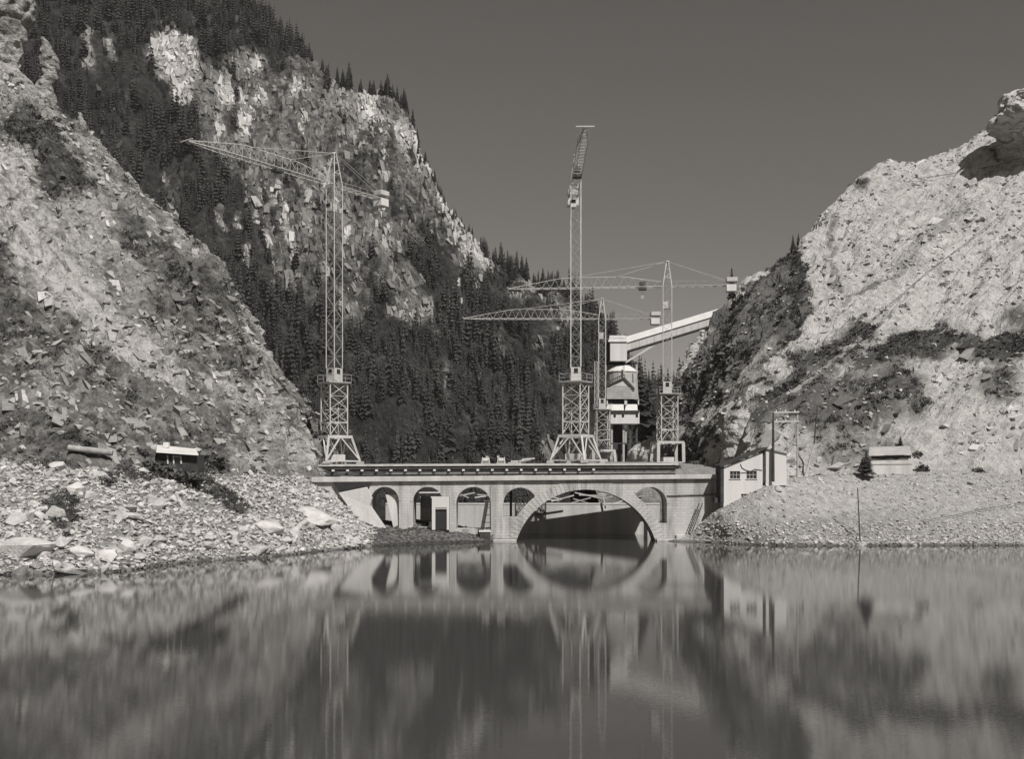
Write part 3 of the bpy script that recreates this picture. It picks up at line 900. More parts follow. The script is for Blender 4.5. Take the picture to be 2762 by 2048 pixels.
# ------------------------------------------------------------------ crane runway on top
RD = 130.2
rw = thing('crane_runway', 'long dark trestle carrying the crane track along the bridge top', 'runway', W(1300, 1288, RD))
rail_y = lambda px: 1264 - 4 * (px - 780) / 1040.0
def run(name, x0, x1, ya, yb, d, th, mat):
    p = [W(x0, rail_y(x0) + ya, d), W(x1, rail_y(x1) + ya, d), W(x1, rail_y(x1) + yb, d), W(x0, rail_y(x0) + yb, d)]
    m_ = MB(); m_.prism(p, (0, th, 0)); return m_.build(name, mat, rw)
run('walkway', 800, 1830, -9, -5, RD - .5, 7.5, M['timber'])
run('girder', 790, 1822, -4.9, 11, RD, 0.25, M['dark_steel'])
run('girder', 840, 1822, 12, 21, RD - 0.2, 0.3, M['dark_steel'])
run('flange', 790, 1822, 0.2, 2.2, RD - 0.14, 0.14, M['timber'])
run('flange', 1040, 1822, 14, 16, RD - 0.3, 0.1, M['grey_steel'])
run('girder', 790, 1822, -4.9, 11, RD + 6, 0.25, M['dark_steel'])
run('rail', 810, 1830, -10.8, -9, RD + 0.4, 0.1, M['grey_steel'])
run('rail', 810, 1830, -10.8, -9, RD + 5.6, 0.1, M['grey_steel'])
for k, px in enumerate(np.arange(860, 1630, 39.0)):
    m_ = MB(); m_.box(W(px, rail_y(px) + 6.5, RD - 0.35), (0.28, 0.5, 0.2)); m_.build('sleeper_end', M['white_paint'], rw)
for k, px in enumerate(np.arange(795, 858, 9.0)):
    m_ = MB(); m_.box(W(px, rail_y(px) + 5, RD - 0.35), (0.18, 0.5, 0.3)); m_.build('sleeper_end', M['timber'], rw)
for px in np.arange(880, 1822, 78.0):
    m_ = MB(); a = W(px, 1284, RD + .1); m_.bar((a.x, RD + .1, 6.9), (a.x, RD + .1, W(px, rail_y(px) + 10, RD).z), 0.2)
    m_.build('post', M['dark_steel'], rw)
for px in (905, 985, 1095, 1212, 1341, 1378, 1815):
    a = W(px, 1284, RD + 6); m_ = MB(); m_.bar((a.x, RD + 6.1, 0.5), (a.x, RD + 6.1, W(px, rail_y(px) + 10, RD + 6).z), 0.3)
    m_.build('post', M['dark_steel'], rw)

# odds and ends on the walkway
def on_walk(px, d): return Vector((W(px, 1254, d).x, d, W(px, rail_y(px) - 9, d).z + 0.02))
for i, (px, lab) in enumerate(((1310, 'small pale winch on the crane walkway, left of the plank stack'), (1352, 'pale winch with drum on the crane walkway next to the planks'))):
    c = on_walk(px, RD + 1.2)
    w = thing('winch', lab, 'winch', c, 'winches on the walkway')
    m_ = MB(); m_.box(c + Vector((0, 0, .08)), (1.1, .8, .16)); m_.build('bed', M['grey_steel'], w)
    m_ = MB(); m_.tube(c + Vector((-.3, 0, .45)), c + Vector((.3, 0, .45)), .28, n=12); m_.build('drum', M['white_steel'], w)
    for s in (-1, 1):
        m_ = MB(); m_.bar(c + Vector((s * .42, -.3, .1)), c + Vector((s * .36, 0, .8)), .09); m_.bar(c + Vector((s * .42, .3, .1)), c + Vector((s * .36, 0, .8)), .09); m_.build('side_frame', M['white_steel'], w)
    m_ = MB(); m_.box(c + Vector((.15 - .5 * i, .1, .85)), (.3, .4, .25)); m_.build('motor', M['grey_steel'], w)
for i, px in enumerate((1388, 1402, 1416, 1395, 1425)):
    c = on_walk(px, RD + 1.0 + .25 * (i % 2)); c.z += .1 + .22 * (i // 2)
    m_ = MB(); m_.bar(c + Vector((-.75, 0, .0)), c + Vector((.75, .1, .12 * (i % 3))), .3, .18)
    tag(m_.build('plank', M['timber']), ('leftmost of the two lowest pale planks on the crane walkway', 'lowest plank in the middle of the stack on the crane walkway', 'second layer plank on the right of the walkway stack', 'second layer plank on the left of the walkway stack', 'topmost tilted plank of the stack on the crane walkway')[i], 'plank', 'planks stacked on the walkway')

# ------------------------------------------------------------------ tower cranes
def lattice(mb, A, Bp, n, w, mode=0):
    """zig-zag bracing between two polylines given by end points"""
    for k in range(n):
        a0, a1 = A[0].lerp(A[1], k / n), A[0].lerp(A[1], (k + 1) / n)
        b0, b1 = Bp[0].lerp(Bp[1], k / n), Bp[0].lerp(Bp[1], (k + 1) / n)
        if mode == 2:
            mb.bar(a0, b1, w); mb.bar(b0, a1, w)
        elif (k + mode) % 2:
            mb.bar(a0, b1, w)
        else:
            mb.bar(b0, a1, w)
        mb.bar(a1, b1, w * .8)


def square(c, s, yaw):
    return [c + Vector((math.cos(yaw + math.pi / 4 + k * math.pi / 2), math.sin(yaw + math.pi / 4 + k * math.pi / 2), 0)) * s / math.sqrt(2) for k in range(4)]


def crane(label, base, yaw0, portal_h, portal_s0, portal_s1, tower_h, tower_s, mast_h, mast_s, apex_h, jib_dir, jib_len, cj_len, portal='splayed', k=1.0, trolley=0.35):
    """portal on rails, square tower, slewing cab and mast, jib with pendant, counterweight"""
    t = thing('tower_crane', label, 'crane', base)
    ws, gs, ds = M['white_steel'], M['grey_steel'], M['dark_steel']
    base = Vector(base)
    up = Vector((0, 0, 1))
    z1 = base + up * portal_h
    lo, hi = square(base, portal_s0, yaw0), square(z1, portal_s1, yaw0)
    for a, b in zip(lo, hi):
        m = MB(); m.bar(a + up * .3, b, (0.21 if portal == 'splayed' else 0.42) * k); lg = m.build('portal_leg', ws, t)
        m = MB(); m.box(a + up * .15, (.9 * k, .5 * k, .3)); m.build('bogie', gs, lg)
    for i in range(4):
        m = MB(); m.bar(hi[i], hi[(i + 1) % 4], .28 * k, .34 * k); m.build('portal_beam', ws, t)
        m = MB(); m.bar(lo[i] + up * .35, lo[(i + 1) % 4] + up * .35, .16 * k); m.build('base_tie', gs if i % 2 else ws, t)
        if portal == 'splayed':
            m = MB()
            mid = (hi[i] + hi[(i + 1) % 4]) / 2
            m.bar(lo[i] + up * .4, mid, .14 * k); m.bar(lo[(i + 1) % 4] + up * .4, mid, .14 * k)
            m.build('portal_brace', ws, t)
    m = MB(); m.box(base + up * .75, (portal_s0 * .42, portal_s0 * .42, .8), (Vector((math.cos(yaw0), math.sin(yaw0), 0)), Vector((-math.sin(yaw0), math.cos(yaw0), 0)), up)); m.build('ballast_block', M['concrete'], t)
    z1 = z1 + up * (.22 * k)
    z2 = z1 + up * tower_h
    a, b = square(z1, tower_s, yaw0), square(z2, tower_s, yaw0)
    for p, q in zip(a, b):
        m = MB(); m.bar(p, q, .13 * k); m.build('tower_leg', ws, t)
    m = MB()
    for i in range(4):
        j = (i + 1) % 4
        lattice(m, (a[i].lerp(b[i], .24), b[i]), (a[j].lerp(b[j], .24), b[j]), 3, .065 * k, 2)
        lo_i, lo_j = a[i].lerp(b[i], .24), a[j].lerp(b[j], .24)
        m.bar(lo_i, lo_j, .12 * k); mid = (lo_i + lo_j) / 2
        m.bar(a[i], mid, .08 * k); m.bar(a[j], mid, .08 * k)
    m.build('tower_bracing', ws, t)
    # deck with railing
    pl = square(z2, tower_s * 1.28, yaw0)
    m = MB(); m.prism(pl, up * .12); dk = m.build('platform', gs, t)
    m = MB()
    for i in range(4):
        p, q = pl[i] + up * .12, pl[(i + 1) % 4] + up * .12
        m.bar(p + up * .9, q + up * .9, .045 * k); m.bar(p + up * .45, q + up * .45, .03 * k)
        for s in (0, .5): m.bar(p.lerp(q, s), p.lerp(q, s) + up * .9, .04 * k)
    m.build('railing', gs, dk)
    # slewing part
    jd = Vector(jib_dir); jd.z = 0; jd.normalize()
    sd_ = Vector((-jd.y, jd.x, 0))
    yaw = math.atan2(jd.y, jd.x)
    z2 = z2 + up * .12
    cabh = 2.0 * k
    m = MB(); m.box(z2 + up * (cabh * .42), (mast_s * 1.0, mast_s * 1.0, cabh * .84), (jd, sd_, up)); cb_ = m.build('machine_cab', ws, t)
    m = MB(); m.box(z2 + up * (cabh * .62) - Vector((0, 1, 0)) * 0 + jd * (mast_s * .5 + .01), (.05, mast_s * .4, cabh * .3), (jd, sd_, up)); m.build('window', M['glass'], cb_)
    m = MB(); m.box(z2 + up * (cabh * .62) + sd_ * (mast_s * .5 + .01), (mast_s * .4, .05, cabh * .3), (jd, sd_, up)); m.build('window', M['glass'], cb_)
    z3 = z2 + up * (cabh * .84)
    z4 = z2 + up * mast_h
    a, b = square(z3, mast_s, yaw), square(z4, mast_s, yaw)
    for p, q in zip(a, b):
        m = MB(); m.bar(p, q, .092 * k); m.build('mast_chord', ws, t)
    m = MB()
    nb = max(6, int(round((mast_h - cabh) / (mast_s * 1.05))))
    for i in range(4):
        j = (i + 1) % 4
        lattice(m, (a[i], b[i]), (a[j], b[j]), nb, .030 * k, i % 2)
    m.build('mast_bracing', gs, t)
    # driver's cabin and platform part-way below the jib
    cz = z4 - up * (2.6 * k)
    m = MB(); m.box(cz + jd * (mast_s * .1) - sd_ * (mast_s * .25), (mast_s * .8, mast_s * .6, 1.0 * k), (jd, sd_, up)); dc = m.build('driver_cabin', ws, t)
    m = MB(); m.box(cz + up * .2 + jd * (mast_s * .52) - sd_ * (mast_s * .25), (.06, mast_s * .45, .4 * k), (jd, sd_, up)); m.build('window', M['glass'], dc)
    # apex frame
    ap = z4 + up * apex_h
    m = MB()
    for p in b:
        m.bar(p, ap + (p - z4) * .22, .1 * k)
    for s in (.35, .7):
        ring_ = [p.lerp(ap + (p - z4) * .22, s) for p in b]
        for i in range(4): m.bar(ring_[i], ring_[(i + 1) % 4], .06 * k); m.bar(ring_[i], b[(i + 1) % 4].lerp(ap, min(1, s * 1.4)), .045 * k)
    m.box(ap, (.5 * k, .5 * k, .16 * k)); m.build('apex_frame', ws, t)
    # jib: triangular lattice, two bottom chords, one top chord
    hw = .55 * k
    r0 = z4 + jd * (mast_s * .4); tip = z4 + jd * jib_len + up * .1
    jt = lambda s: (z4 + jd * (mast_s * .5) ).lerp(tip, s)
    jh = lambda s: 1.5 * k * min(1.0, (1 - s) * 2.6 + .06) * min(1, .45 + s * 2.2)
    ns = 18
    for sgn in (-1, 1):
        m = MB(); m.bar(jt(0) + sd_ * hw * sgn, jt(.8) + sd_ * hw * sgn, .075 * k); m.bar(jt(.8) + sd_ * hw * sgn, jt(1) + sd_ * hw * .25 * sgn, .09 * k)
        m.build('jib_chord', ws, t)
    m = MB()
    for i in range(ns):
        m.bar(jt(i / ns) + up * jh(i / ns), jt((i + 1) / ns) + up * jh((i + 1) / ns), .075 * k)
    m.build('jib_chord', ws, t)
    m = MB()
    for i in range(ns + 1):
        s = i / ns
        w_ = hw if s <= .8 else hw * (1 - .75 * (s - .8) / .2)
        l_, r_, tp_ = jt(s) - sd_ * w_, jt(s) + sd_ * w_, jt(s) + up * jh(s)
        m.bar(l_, r_, .05 * k)
        if i < ns:
            s2 = (i + .5) / ns; s3 = (i + 1) / ns
            m.bar(l_, jt(s2) + up * jh(s2), .034 * k); m.bar(jt(s2) + up * jh(s2), jt(s3) - sd_ * w_, .034 * k)
            m.bar(r_, jt(s2) + up * jh(s2), .034 * k); m.bar(jt(s2) + up * jh(s2), jt(s3) + sd_ * w_, .034 * k)
            m.bar(l_, jt(s3) + sd_ * w_, .04 * k)
    m.build('jib_bracing', gs, t)
    m = MB(); m.box(jt(1) + up * .1, (.12 * k, 1.9 * k, .12 * k), (jd, sd_, up)); m.build('tip_bar', ws, t)
    for s in (.30, .58):
        m = MB()
        for sgn in (-1, 1):
            m.bar(ap + sd_ * .12 * sgn, jt(s) + up * jh(s) + sd_ * .12 * sgn, .04 * k)
        m.build('pendant', gs, t)
    # counter jib
    e = z4 - jd * cj_len
    for sgn in (-1, 1):
        m = MB(); m.bar(z4 - jd * (mast_s * .4) + sd_ * hw * sgn, e + sd_ * hw * sgn, .09 * k); m.build('counter_jib_chord', gs, t)
    m = MB()
    for i in range(7):
        p, q = z4.lerp(e, i / 7), z4.lerp(e, (i + 1) / 7)
        m.bar(p - sd_ * hw, q + sd_ * hw, .05 * k); m.bar(q - sd_ * hw, q + sd_ * hw, .05 * k)
        m.bar(p - sd_ * hw + up * .9, q - sd_ * hw + up * .9, .035 * k); m.bar(q - sd_ * hw, q - sd_ * hw + up * .9, .035 * k)
    m.build('counter_jib_bracing', gs, t)
    m = MB()
    for sgn in (-1, 1): m.bar(ap + sd_ * .12 * sgn, e + sd_ * .4 * sgn + up * .3, .04 * k)
    m.build('pendant', gs, t)
    m = MB(); m.box(e + up * .75 * k + jd * .4, (1.5 * k, 1.3 * k, .6 * k), (jd, sd_, up)); m.build('winch_house', ws, t, .04)
    m = MB(); m.box(e - up * .45 * k + jd * .5, (1.35 * k, 1.4 * k, .95 * k), (jd, sd_, up)); m.build('counterweight', M['white_paint'], t, .04)
    # trolley and hook
    c = jt(trolley) - up * .3
    m = MB(); m.box(c, (1.1 * k, 1.0 * k, .3 * k), (jd, sd_, up)); m.box(c + up * .8, (.9 * k, .7 * k, .5 * k), (jd, sd_, up)); tr = m.build('trolley', ds, t)
    m = MB()
    for s in (-.2, .2): m.bar(c + jd * s, c + jd * s * .5 - up * 1.0 * k, .03)
    m.box(c - up * 1.2 * k, (.45 * k, .25 * k, .5 * k), (jd, sd_, up)); m.build('hook_block', gs, tr)
    return t


def rbase(px, d): return Vector((W(px, 1254, d).x, d, W(px, rail_y(px) - 10.8, d).z))
CD = 133.2
crane('pale lattice tower crane at the left end of the runway, jib swung left', rbase(902, CD), math.radians(37), 3.25, 4.5, 3.0, 6.2, 2.3, 23.6, 1.36, 3.9, (-12.6, -17.0, 0), 21.3, 8.6, trolley=.4)
crane('tall lattice tower crane in the middle with its jib pointing at the viewer', rbase(1553, CD), math.radians(60), 3.25, 4.5, 3.0, 6.2, 2.3, 23.9, 1.2, 3.2, (-0.2, -20.0, 0), 20.3, 8.4, trolley=.15)
def ybase(px, py, d): return W(px, py, d)
crane('smaller tower crane just left of the silo, long jib stretched left', ybase(1624, 1254, 192), math.radians(5), 2.4, 4.0, 3.6, 6.8, 2.3, 15.6, 1.2, 3.5, (-1, 0.02, 0), 24.0, 9.6, 'box', trolley=.3, k=1.1)
crane('tower crane on a box portal at the right, below the rocky slope', ybase(1800, 1254, 172), math.radians(8), 3.4, 4.0, 3.9, 7.2, 2.6, 16.6, 1.35, 3.9, (-1, 0.12, 0), 24.8, 10.2, 'box', trolley=.13, k=1.1)

# ------------------------------------------------------------------ silo with conveyor gallery
SD = 250.0
silo = thing('concrete_silo', 'pale boarded batching silo with square head house and conical hopper', 'silo', W(1680, 1252, SD))
def sbox(name, x0, x1, y0, y1, d0, d1, mat, parent=None, bev=0):
    a, b = W(x0, y1, SD), W(x1, y0, SD)
    m = MB(); m.box(((a.x + b.x) / 2, (d0 + d1) / 2, (a.z + b.z) / 2), (b.x - a.x, d1 - d0, b.z - a.z)); return m.build(name, mat, parent or silo, bev)
hh = sbox('head_house', 1645, 1690, 921, 975, SD - 1, SD + 6, M['white_paint'])
m = MB(); m.prism([W(1641, 922, SD - 1.3), W(1692, 922, SD - 1.3), W(1689, 907, SD + 3), W(1645, 907, SD + 3)], (0, .3, .2)); m.build('roof', M['pale_board'], hh)
m = MB(); m.box((W(1667, 915, SD).x, SD + 3.2, W(1667, 915, SD).z - .1), (3.9, 6, 1.1)); m.build('attic', M['pale_board'], hh)
dkb = sbox('shade_side', 1633, 1644.5, 918, 978, SD + 1, SD + 5, M['dark_wood'])  # dark panel: the shade on the left wall put into the colour
sbox('platform', 1631, 1720, 975, 979, SD + .6, SD + 6, M['dark_steel'])
sbox('platform', 1631, 1720, 984, 986, SD + .8, SD + 6, M['grey_steel'])
for px in (1634, 1683, 1718):
    m = MB(); m.bar(W(px, 986, SD - 2.2), W(px, 1010, SD - 2.2), .25); m.build('post', M['pale_board'], silo)
# silo drum: stacked ring rows
def drum(name, rows, mat, cxp=1677, n=20, parent=None, sq=1.0, d=SD + 3):
    V, F = [], []
    for (py, rp) in rows:
        c = W(cxp, py, d)
        for i in range(n):
            a = 2 * math.pi * i / n
            V.append((c.x + math.cos(a) * rp * d / FPX, d + math.sin(a) * rp * d / FPX * sq, c.z))
    for r in range(len(rows) - 1):
        for i in range(n):
            F.append((r * n + i, r * n + (i + 1) % n, (r + 1) * n + (i + 1) % n, (r + 1) * n + i))
    m = MB(); m.add(V, F); m.add(V[:n], [tuple(range(n))]); m.add(V[-n:], [tuple(range(n))]); return m.build(name, mat, parent or silo)
drum('conical_cap', [(1006, 44), (1004, 44), (992, 30), (987, 20)], M['white_paint'], d=SD + 2)
drum('drum', [(1080, 45), (1006, 42)], M['grey_board'], d=SD + 2)
# boarded lower housing with gabled top, horizontal boards as pieces
prof = [(1032, 1634, 1702), (1036, 1634, 1704), (1046, 1634, 1708), (1056, 1634, 1714), (1066, 1634, 1719), (1078, 1634, 1721)]
for i, py in enumerate(np.arange(1042, 1079, 6.2)):
    xr = np.interp(py, [p[0] for p in prof], [p[2] for p in prof])
    sbox('board', 1634, xr, py, py + 5.4, SD - 2.3 - .03 * (i % 2), SD - 2.0, M['grey_board'])
m = MB(); m.prism([W(1634, 1042, SD - 2.25), W(1706, 1042, SD - 2.25), W(1690, 1024, SD - 2.25), W(1683, 1021, SD - 2.25)], (0, .3, 0)); m.build('gable', M['pale_board'], silo)
for (x0, y0, x1, y1) in ((1634, 1042, 1684, 1019), (1684, 1019, 1712, 1050), (1634, 1033, 1684, 1010)):
    m = MB(); m.bar(W(x0, y0, SD - 2.6), W(x1, y1, SD - 2.6), .3, .25); m.build('roof_edge', M['dark_steel'], silo)
m = MB()
for k in range(9):
    t = k / 8; m.bar(W(1634 + 50 * t, 1042 - 23 * t, SD - 2.6), W(1634 + 50 * t, 1033 - 23 * t, SD - 2.6), .12)
m.build('stair_railing', M['dark_steel'], silo)
sbox('window_band', 1637, 1682, 1080, 1092, SD - 1.2, SD + 4, M['void']); sbox('window_band', 1689, 1718, 1080, 1092, SD - 1.2, SD + 4, M['void'])
for x0, x1 in ((1634, 1637.5), (1682, 1689), (1718, 1721)): sbox('mullion', x0, x1, 1078, 1094, SD - 2, SD - 1.3, M['white_paint'])
for x0, x1 in ((1637, 1683), (1688, 1720)):
    m = MB(); m.prism([W(x0 + 1, 1091, SD - 1.6), W(x1 - 1, 1091, SD - 1.6), W(x1, 1110, SD - 3), W(x0 - 3, 1110, SD - 3)], (0, .3, 0)); m.build('lean_to_roof', M['white_paint'], silo)
sbox('eave', 1612, 1721, 1110, 1112.5, SD - 3.4, SD + 4, M['dark_steel'])
lowh = sbox('lower_house', 1644, 1721, 1113, 1145, SD - 2.8, SD + 4, M['white_paint'])
for px in (1655, 1677, 1714):
    sbox('window', px - 3, px + 3, 1120, 1128, SD - 2.86, SD - 2.7, M['glass'], lowh)
hp = MB()
q0 = [W(1681, 1146, SD - 2.7), W(1694, 1146, SD - 2.7), W(1694, 1146, SD + .5), W(1681, 1146, SD + .5)]
q1 = [W(1686, 1158, SD - 1.5), W(1690, 1158, SD - 1.5), W(1690, 1158, SD - .8), W(1686, 1158, SD - .8)]
hp.add(q0 + q1, [(0, 1, 5, 4), (1, 2, 6, 5), (2, 3, 7, 6), (3, 0, 4, 7)]); hp.build('hopper', M['white_paint'], silo)
m = MB(); m.bar(W(1688, 1158, SD - 1.2), W(1688, 1200, SD - 1.2), .35); m.build('chute', M['grey_steel'], silo)
for px in (1650, 1682, 1700, 1717):
    m = MB(); m.bar(W(px, 1146, SD - 1.5), W(px, 1252, SD - 1.5), .45); m.build('leg', M['grey_steel'] if px < 1690 else M['dark_steel'], silo)
    m = MB(); m.bar(W(px, 1146, SD + 3.5), W(px, 1252, SD + 3.5), .45); m.build('leg', M['dark_steel'], silo)
sbox('tie_beam', 1612, 1704, 1196, 1198.5, SD - 1.8, SD - 1.2, M['dark_steel'])
sbox('engine_room', 1652, 1706, 1198, 1252, SD, SD + 4, M['dark_wood'])
sbox('engine_room', 1652, 1686, 1147, 1197, SD + 1, SD + 4, M['void'])
# conveyor gallery
gal = thing('conveyor_gallery', 'long pale enclosed conveyor gallery sloping from the silo up to the rocks', 'gallery', W(1690, 948, SD + .5))
gx0, gx1 = 1689.5, 1960
gt = lambda px: 910 - 76 * (px - 1690) / 250
def gstrip(name, ya, yb, d0, d1, mat):
    m = MB(); m.prism([W(gx0, gt(gx0) + ya, SD + d0), W(gx1, gt(gx1) + ya, SD + d0), W(gx1, gt(gx1) + yb, SD + d0), W(gx0, gt(gx0) + yb, SD + d0)], (0, d1 - d0, 0)); return m.build(name, mat, gal)
gstrip('side_wall', 14, 36, 0, 3.2, M['pale_board'])
m = MB(); m.prism([W(gx0, gt(gx0) + 15, SD - .3), W(gx1, gt(gx1) + 15, SD - .3), W(gx1, gt(gx1), SD + 1.6), W(gx0, gt(gx0), SD + 1.6)], (0, .1, .18)); m.build('roof', M['white_paint'], gal)
m = MB(); m.prism([W(gx0, gt(gx0) + 15, SD + 3.5), W(gx1, gt(gx1) + 15, SD + 3.5), W(gx1, gt(gx1), SD + 1.7), W(gx0, gt(gx0), SD + 1.7)], (0, .1, .18)); m.build('roof', M['white_paint'], gal)
gstrip('floor_beam', 36.2, 39.5, -.25, 3.4, M['dark_steel'])
for px in np.arange(1705, 1955, 20.0):
    m = MB(); m.bar(W(px, gt(px) + 15.5, SD - .03), W(px, gt(px) + 35.5, SD - .03), .06, .05); m.build('board_joint', M['grey_board'], gal)
for px1 in (1785,):
    m = MB(); m.bar(W(1686, 979, SD + .3), W(px1, gt(px1) + 37, SD + .3), .4); m.build('strut', M['pale_board'], gal)
m = MB(); m.bar(W(1706, 985, SD + .5), W(1694, 945, SD + .5), .2); m.bar(W(1716, 984, SD + .5), W(1694, 970, SD + .5), .15); m.build('brace', M['dark_steel'], gal)
# slim hoist tower left of the silo
ht = thing('hoist_tower', 'thin lattice hoist mast between the small crane and the silo', 'mast', W(1606, 1252, 205))
for px in (1604, 1611):
    m = MB(); m.bar(W(px, 1252, 205), W(px, 975, 205), .13); m.build('rail', M['grey_steel'], ht)
m = MB(); lattice(m, (W(1604, 1252, 205), W(1604, 975, 205)), (W(1611, 1252, 205), W(1611, 975, 205)), 30, .07); m.build('bracing', M['grey_steel'], ht)

# ------------------------------------------------------------------ white house on the right bank
HD = 122.6
house = thing('white_house', 'white rendered house with lean-to roof at the right end of the bridge', 'house', W(2000, 1357, HD))
hX = lambda px: W(px, 1300, HD).x
hZ = lambda py: W(2000, py, HD).z
wins = [(1969, 1996, 1271.5, 1292), (2013.5, 2041, 1270.5, 1292)]
hl = [[(hX(a), hZ(d)), (hX(b), hZ(d)), (hX(b), hZ(c)), (hX(a), hZ(c))] for a, b, c, d in wins]
bas = [(hX(1999), hZ(1354)), (hX(2040), hZ(1354)), (hX(2040), hZ(1333)), (hX(1999), hZ(1333))]
plate('wall', [(hX(1952), hZ(1390)), (hX(2057), hZ(1390)), (hX(2057), hZ(1221)), (hX(1952), hZ(1262))], hl + [bas], HD, HD + .25, M['white_paint'], house)
sw = MB(); sw.prism([(hX(1952) + .003, HD + .25, hZ(1375)), (hX(1952) + .003, HD + 3.0, hZ(1375)), (hX(1952) + .003, HD + 3.0, hZ(1262)), (hX(1952) + .003, HD + .25, hZ(1262))], (.25, 0, 0)); sw.build('side_wall', M['white_paint'], house)
m = MB(); m.box((hX(1947.5), HD + 1.4, hZ(1305)), (.36, 3.1, hZ(1256) - hZ(1357))); m.build('shade_panel', M['dark_wood'], house)  # dark panel painted in for the shaded left wall
m = MB(); m.box((hX(1940), HD + .9, hZ(1350)), (.9, 1.2, .55)); m.build('shade_block', M['dark_wood'], house)  # dark box standing in for the shadow at the foot of the wall
for a, b, c, d in wins:
    m = MB(); m.box(((hX(a) + hX(b)) / 2, HD + .16, (hZ(c) + hZ(d)) / 2), (hX(b) - hX(a), .04, hZ(c) - hZ(d))); w = m.build('window', M['glass'], house)
    m = MB()
    for t in (0, 1 / 3, 2 / 3, 1): m.bar((hX(a + (b - a) * t), HD + .12, hZ(c)), (hX(a + (b - a) * t), HD + .12, hZ(d)), .06)
    for t in (0, .5, 1): m.bar((hX(a), HD + .11, hZ(c + (d - c) * t)), (hX(b), HD + .11, hZ(c + (d - c) * t)), .06)
    m.build('frame', M['grey_board'], w)
    m = MB(); m.box(((hX(a) + hX(b)) / 2, HD - .03, hZ(d + 1)), (hX(b) - hX(a) + .15, .12, .07)); m.build('sill', M['concrete'], w)
m = MB(); m.box((hX(2020), HD + .8, hZ(1343)), (2.2, .5, 1.4)); m.build('cellar_opening', M['void'], house)
# dark recessed bay, then the rear wing
m = MB(); m.box((hX(2062), HD + .35, hZ(1260)), (hX(2067) - hX(2057), .3, hZ(1215) - hZ(1300))); m.build('door', M['dark_wood'], house)
pw = [(hX(2067), hZ(1310)), (hX(2123), hZ(1310)), (hX(2123), hZ(1224)), (hX(2085), hZ(1214)), (hX(2067), hZ(1212))]
plate('wing_wall', pw, [], HD + .3, HD + 4.0, M['white_paint'], house)
m = MB(); m.prism([(hX(1941), HD - .35, hZ(1262)), (hX(2068), HD - .35, hZ(1211)), (hX(2068), HD - .35, hZ(1206.5)), (hX(1941), HD - .35, hZ(1256))], (0, 4.6, 0)); rf = m.build('roof', M['dark_wood'], house)
m = MB(); m.prism([(hX(2066), HD + .1, hZ(1211)), (hX(2128), HD + .1, hZ(1225)), (hX(2128), HD + .1, hZ(1221)), (hX(2066), HD + .1, hZ(1206.5))], (0, 4.2, 0)); m.build('roof', M['grey_board'], house)
m = MB()
pts = [(1997, 1252), (2001, 1262), (2010, 1268), (2022, 1272)]
for a, b in zip(pts[:-1], pts[1:]): m.bar((hX(a[0]), HD - .05, hZ(a[1])), (hX(b[0]), HD - .05, hZ(b[1])), .045)
pts = [(1997, 1276), (2020, 1275), (2035, 1266), (2056, 1269)]
for a, b in zip(pts[:-1], pts[1:]): m.bar((hX(a[0]), HD - .05, hZ(a[1])), (hX(b[0]), HD - .05, hZ(b[1])), .045)
m.build('wall_cable', M['dark_steel'], house)

# electricity pole frame by the house
pf = thing('power_pole', 'two-legged power pole with pale crossarms rising behind the white house', 'pole', W(2086, 1298, HD - .2))
m = MB(); m.tube(W(2085.5, 1300, HD - .1), W(2085.5, 1139, HD - .1), .17, .12); m.build('pole', M['dark_wood'], pf)
m = MB(); m.tube(W(2151, 1290, HD + 6), W(2151, 1108, HD + 6), .12, .09); m.build('pole', M['grey_board'], pf)
for py in (1113, 1138):
    m = MB(); m.bar(W(2083, py, HD + .1), W(2154, py - 1, HD + 6), .2, .16); ca = m.build('crossarm', M['timber'], pf)
    for t in (.15, .5, .85):
        c = W(2083, py, HD + .1).lerp(W(2154, py - 1, HD + 6), t); m = MB(); m.tube(c + Vector((0, 0, .08)), c + Vector((0, 0, .32)), .07, .05, 6); m.build('insulator', M['white_paint'], ca)
m = MB(); m.bar(W(2085.5, 1139, HD), W(2086, 1113, HD + .1), .14); m.build('pole_top', M['dark_wood'], pf)
lp = thing('leaning_pole', 'leaning timber prop standing on the right terrace behind the house', 'pole', W(2170, 1290, 131))
m = MB(); m.tube(W(2170, 1292, 131), W(2196, 1198, 131.5), .14, .1); m.build('shaft', M['grey_board'], lp)
m = MB(); m.tube(W(2205, 1092, 132), W(2196, 1198, 131.5), .05, .1); m.build('upper_shaft', M['dark_wood'], lp)
gpo = thing('shore_pole', 'thin dark pole standing at the right shore with its reflection', 'pole', W(2320, 1472, 116.5))
m = MB(); m.tube(W(2321, 1478, 116.2), W(2313, 1316, 117.2), .075, .05, 6); m.build('shaft', M['dark_wood'], gpo)

# low hut on the right terrace
h2 = thing('terrace_hut', 'low pale hut with light sloping roof on the right terrace', 'hut', W(2405, 1278, 130))
T2 = 131.2
m = MB(); m.prism([W(2348, 1280, T2), W(2462, 1280, T2), W(2460, 1229, T2), W(2349, 1232, T2)], (0, 3, 0)); m.build('wall', M['concrete'], h2)
m = MB(); m.prism([W(2343, 1230, T2 - .5), W(2459, 1227, T2 - .5), W(2455, 1206, T2 + 2.6), W(2346, 1209, T2 + 2.6)], (0, .05, .12)); m.build('roof', M['grey_board'], h2)
m = MB(); m.prism([W(2350, 1231, T2 - .05), W(2458, 1228.5, T2 - .05), W(2458, 1236, T2 - .05), W(2430, 1236, T2 - .05), W(2418, 1241, T2 - .05), W(2405, 1237, T2 - .05), W(2385, 1240, T2 - .05), W(2352, 1238, T2 - .05)], (0, .04, 0)); m.build('dark_eave_strip', M['dark_wood'], h2)  # dark strip with a ragged lower edge across the top of the wall
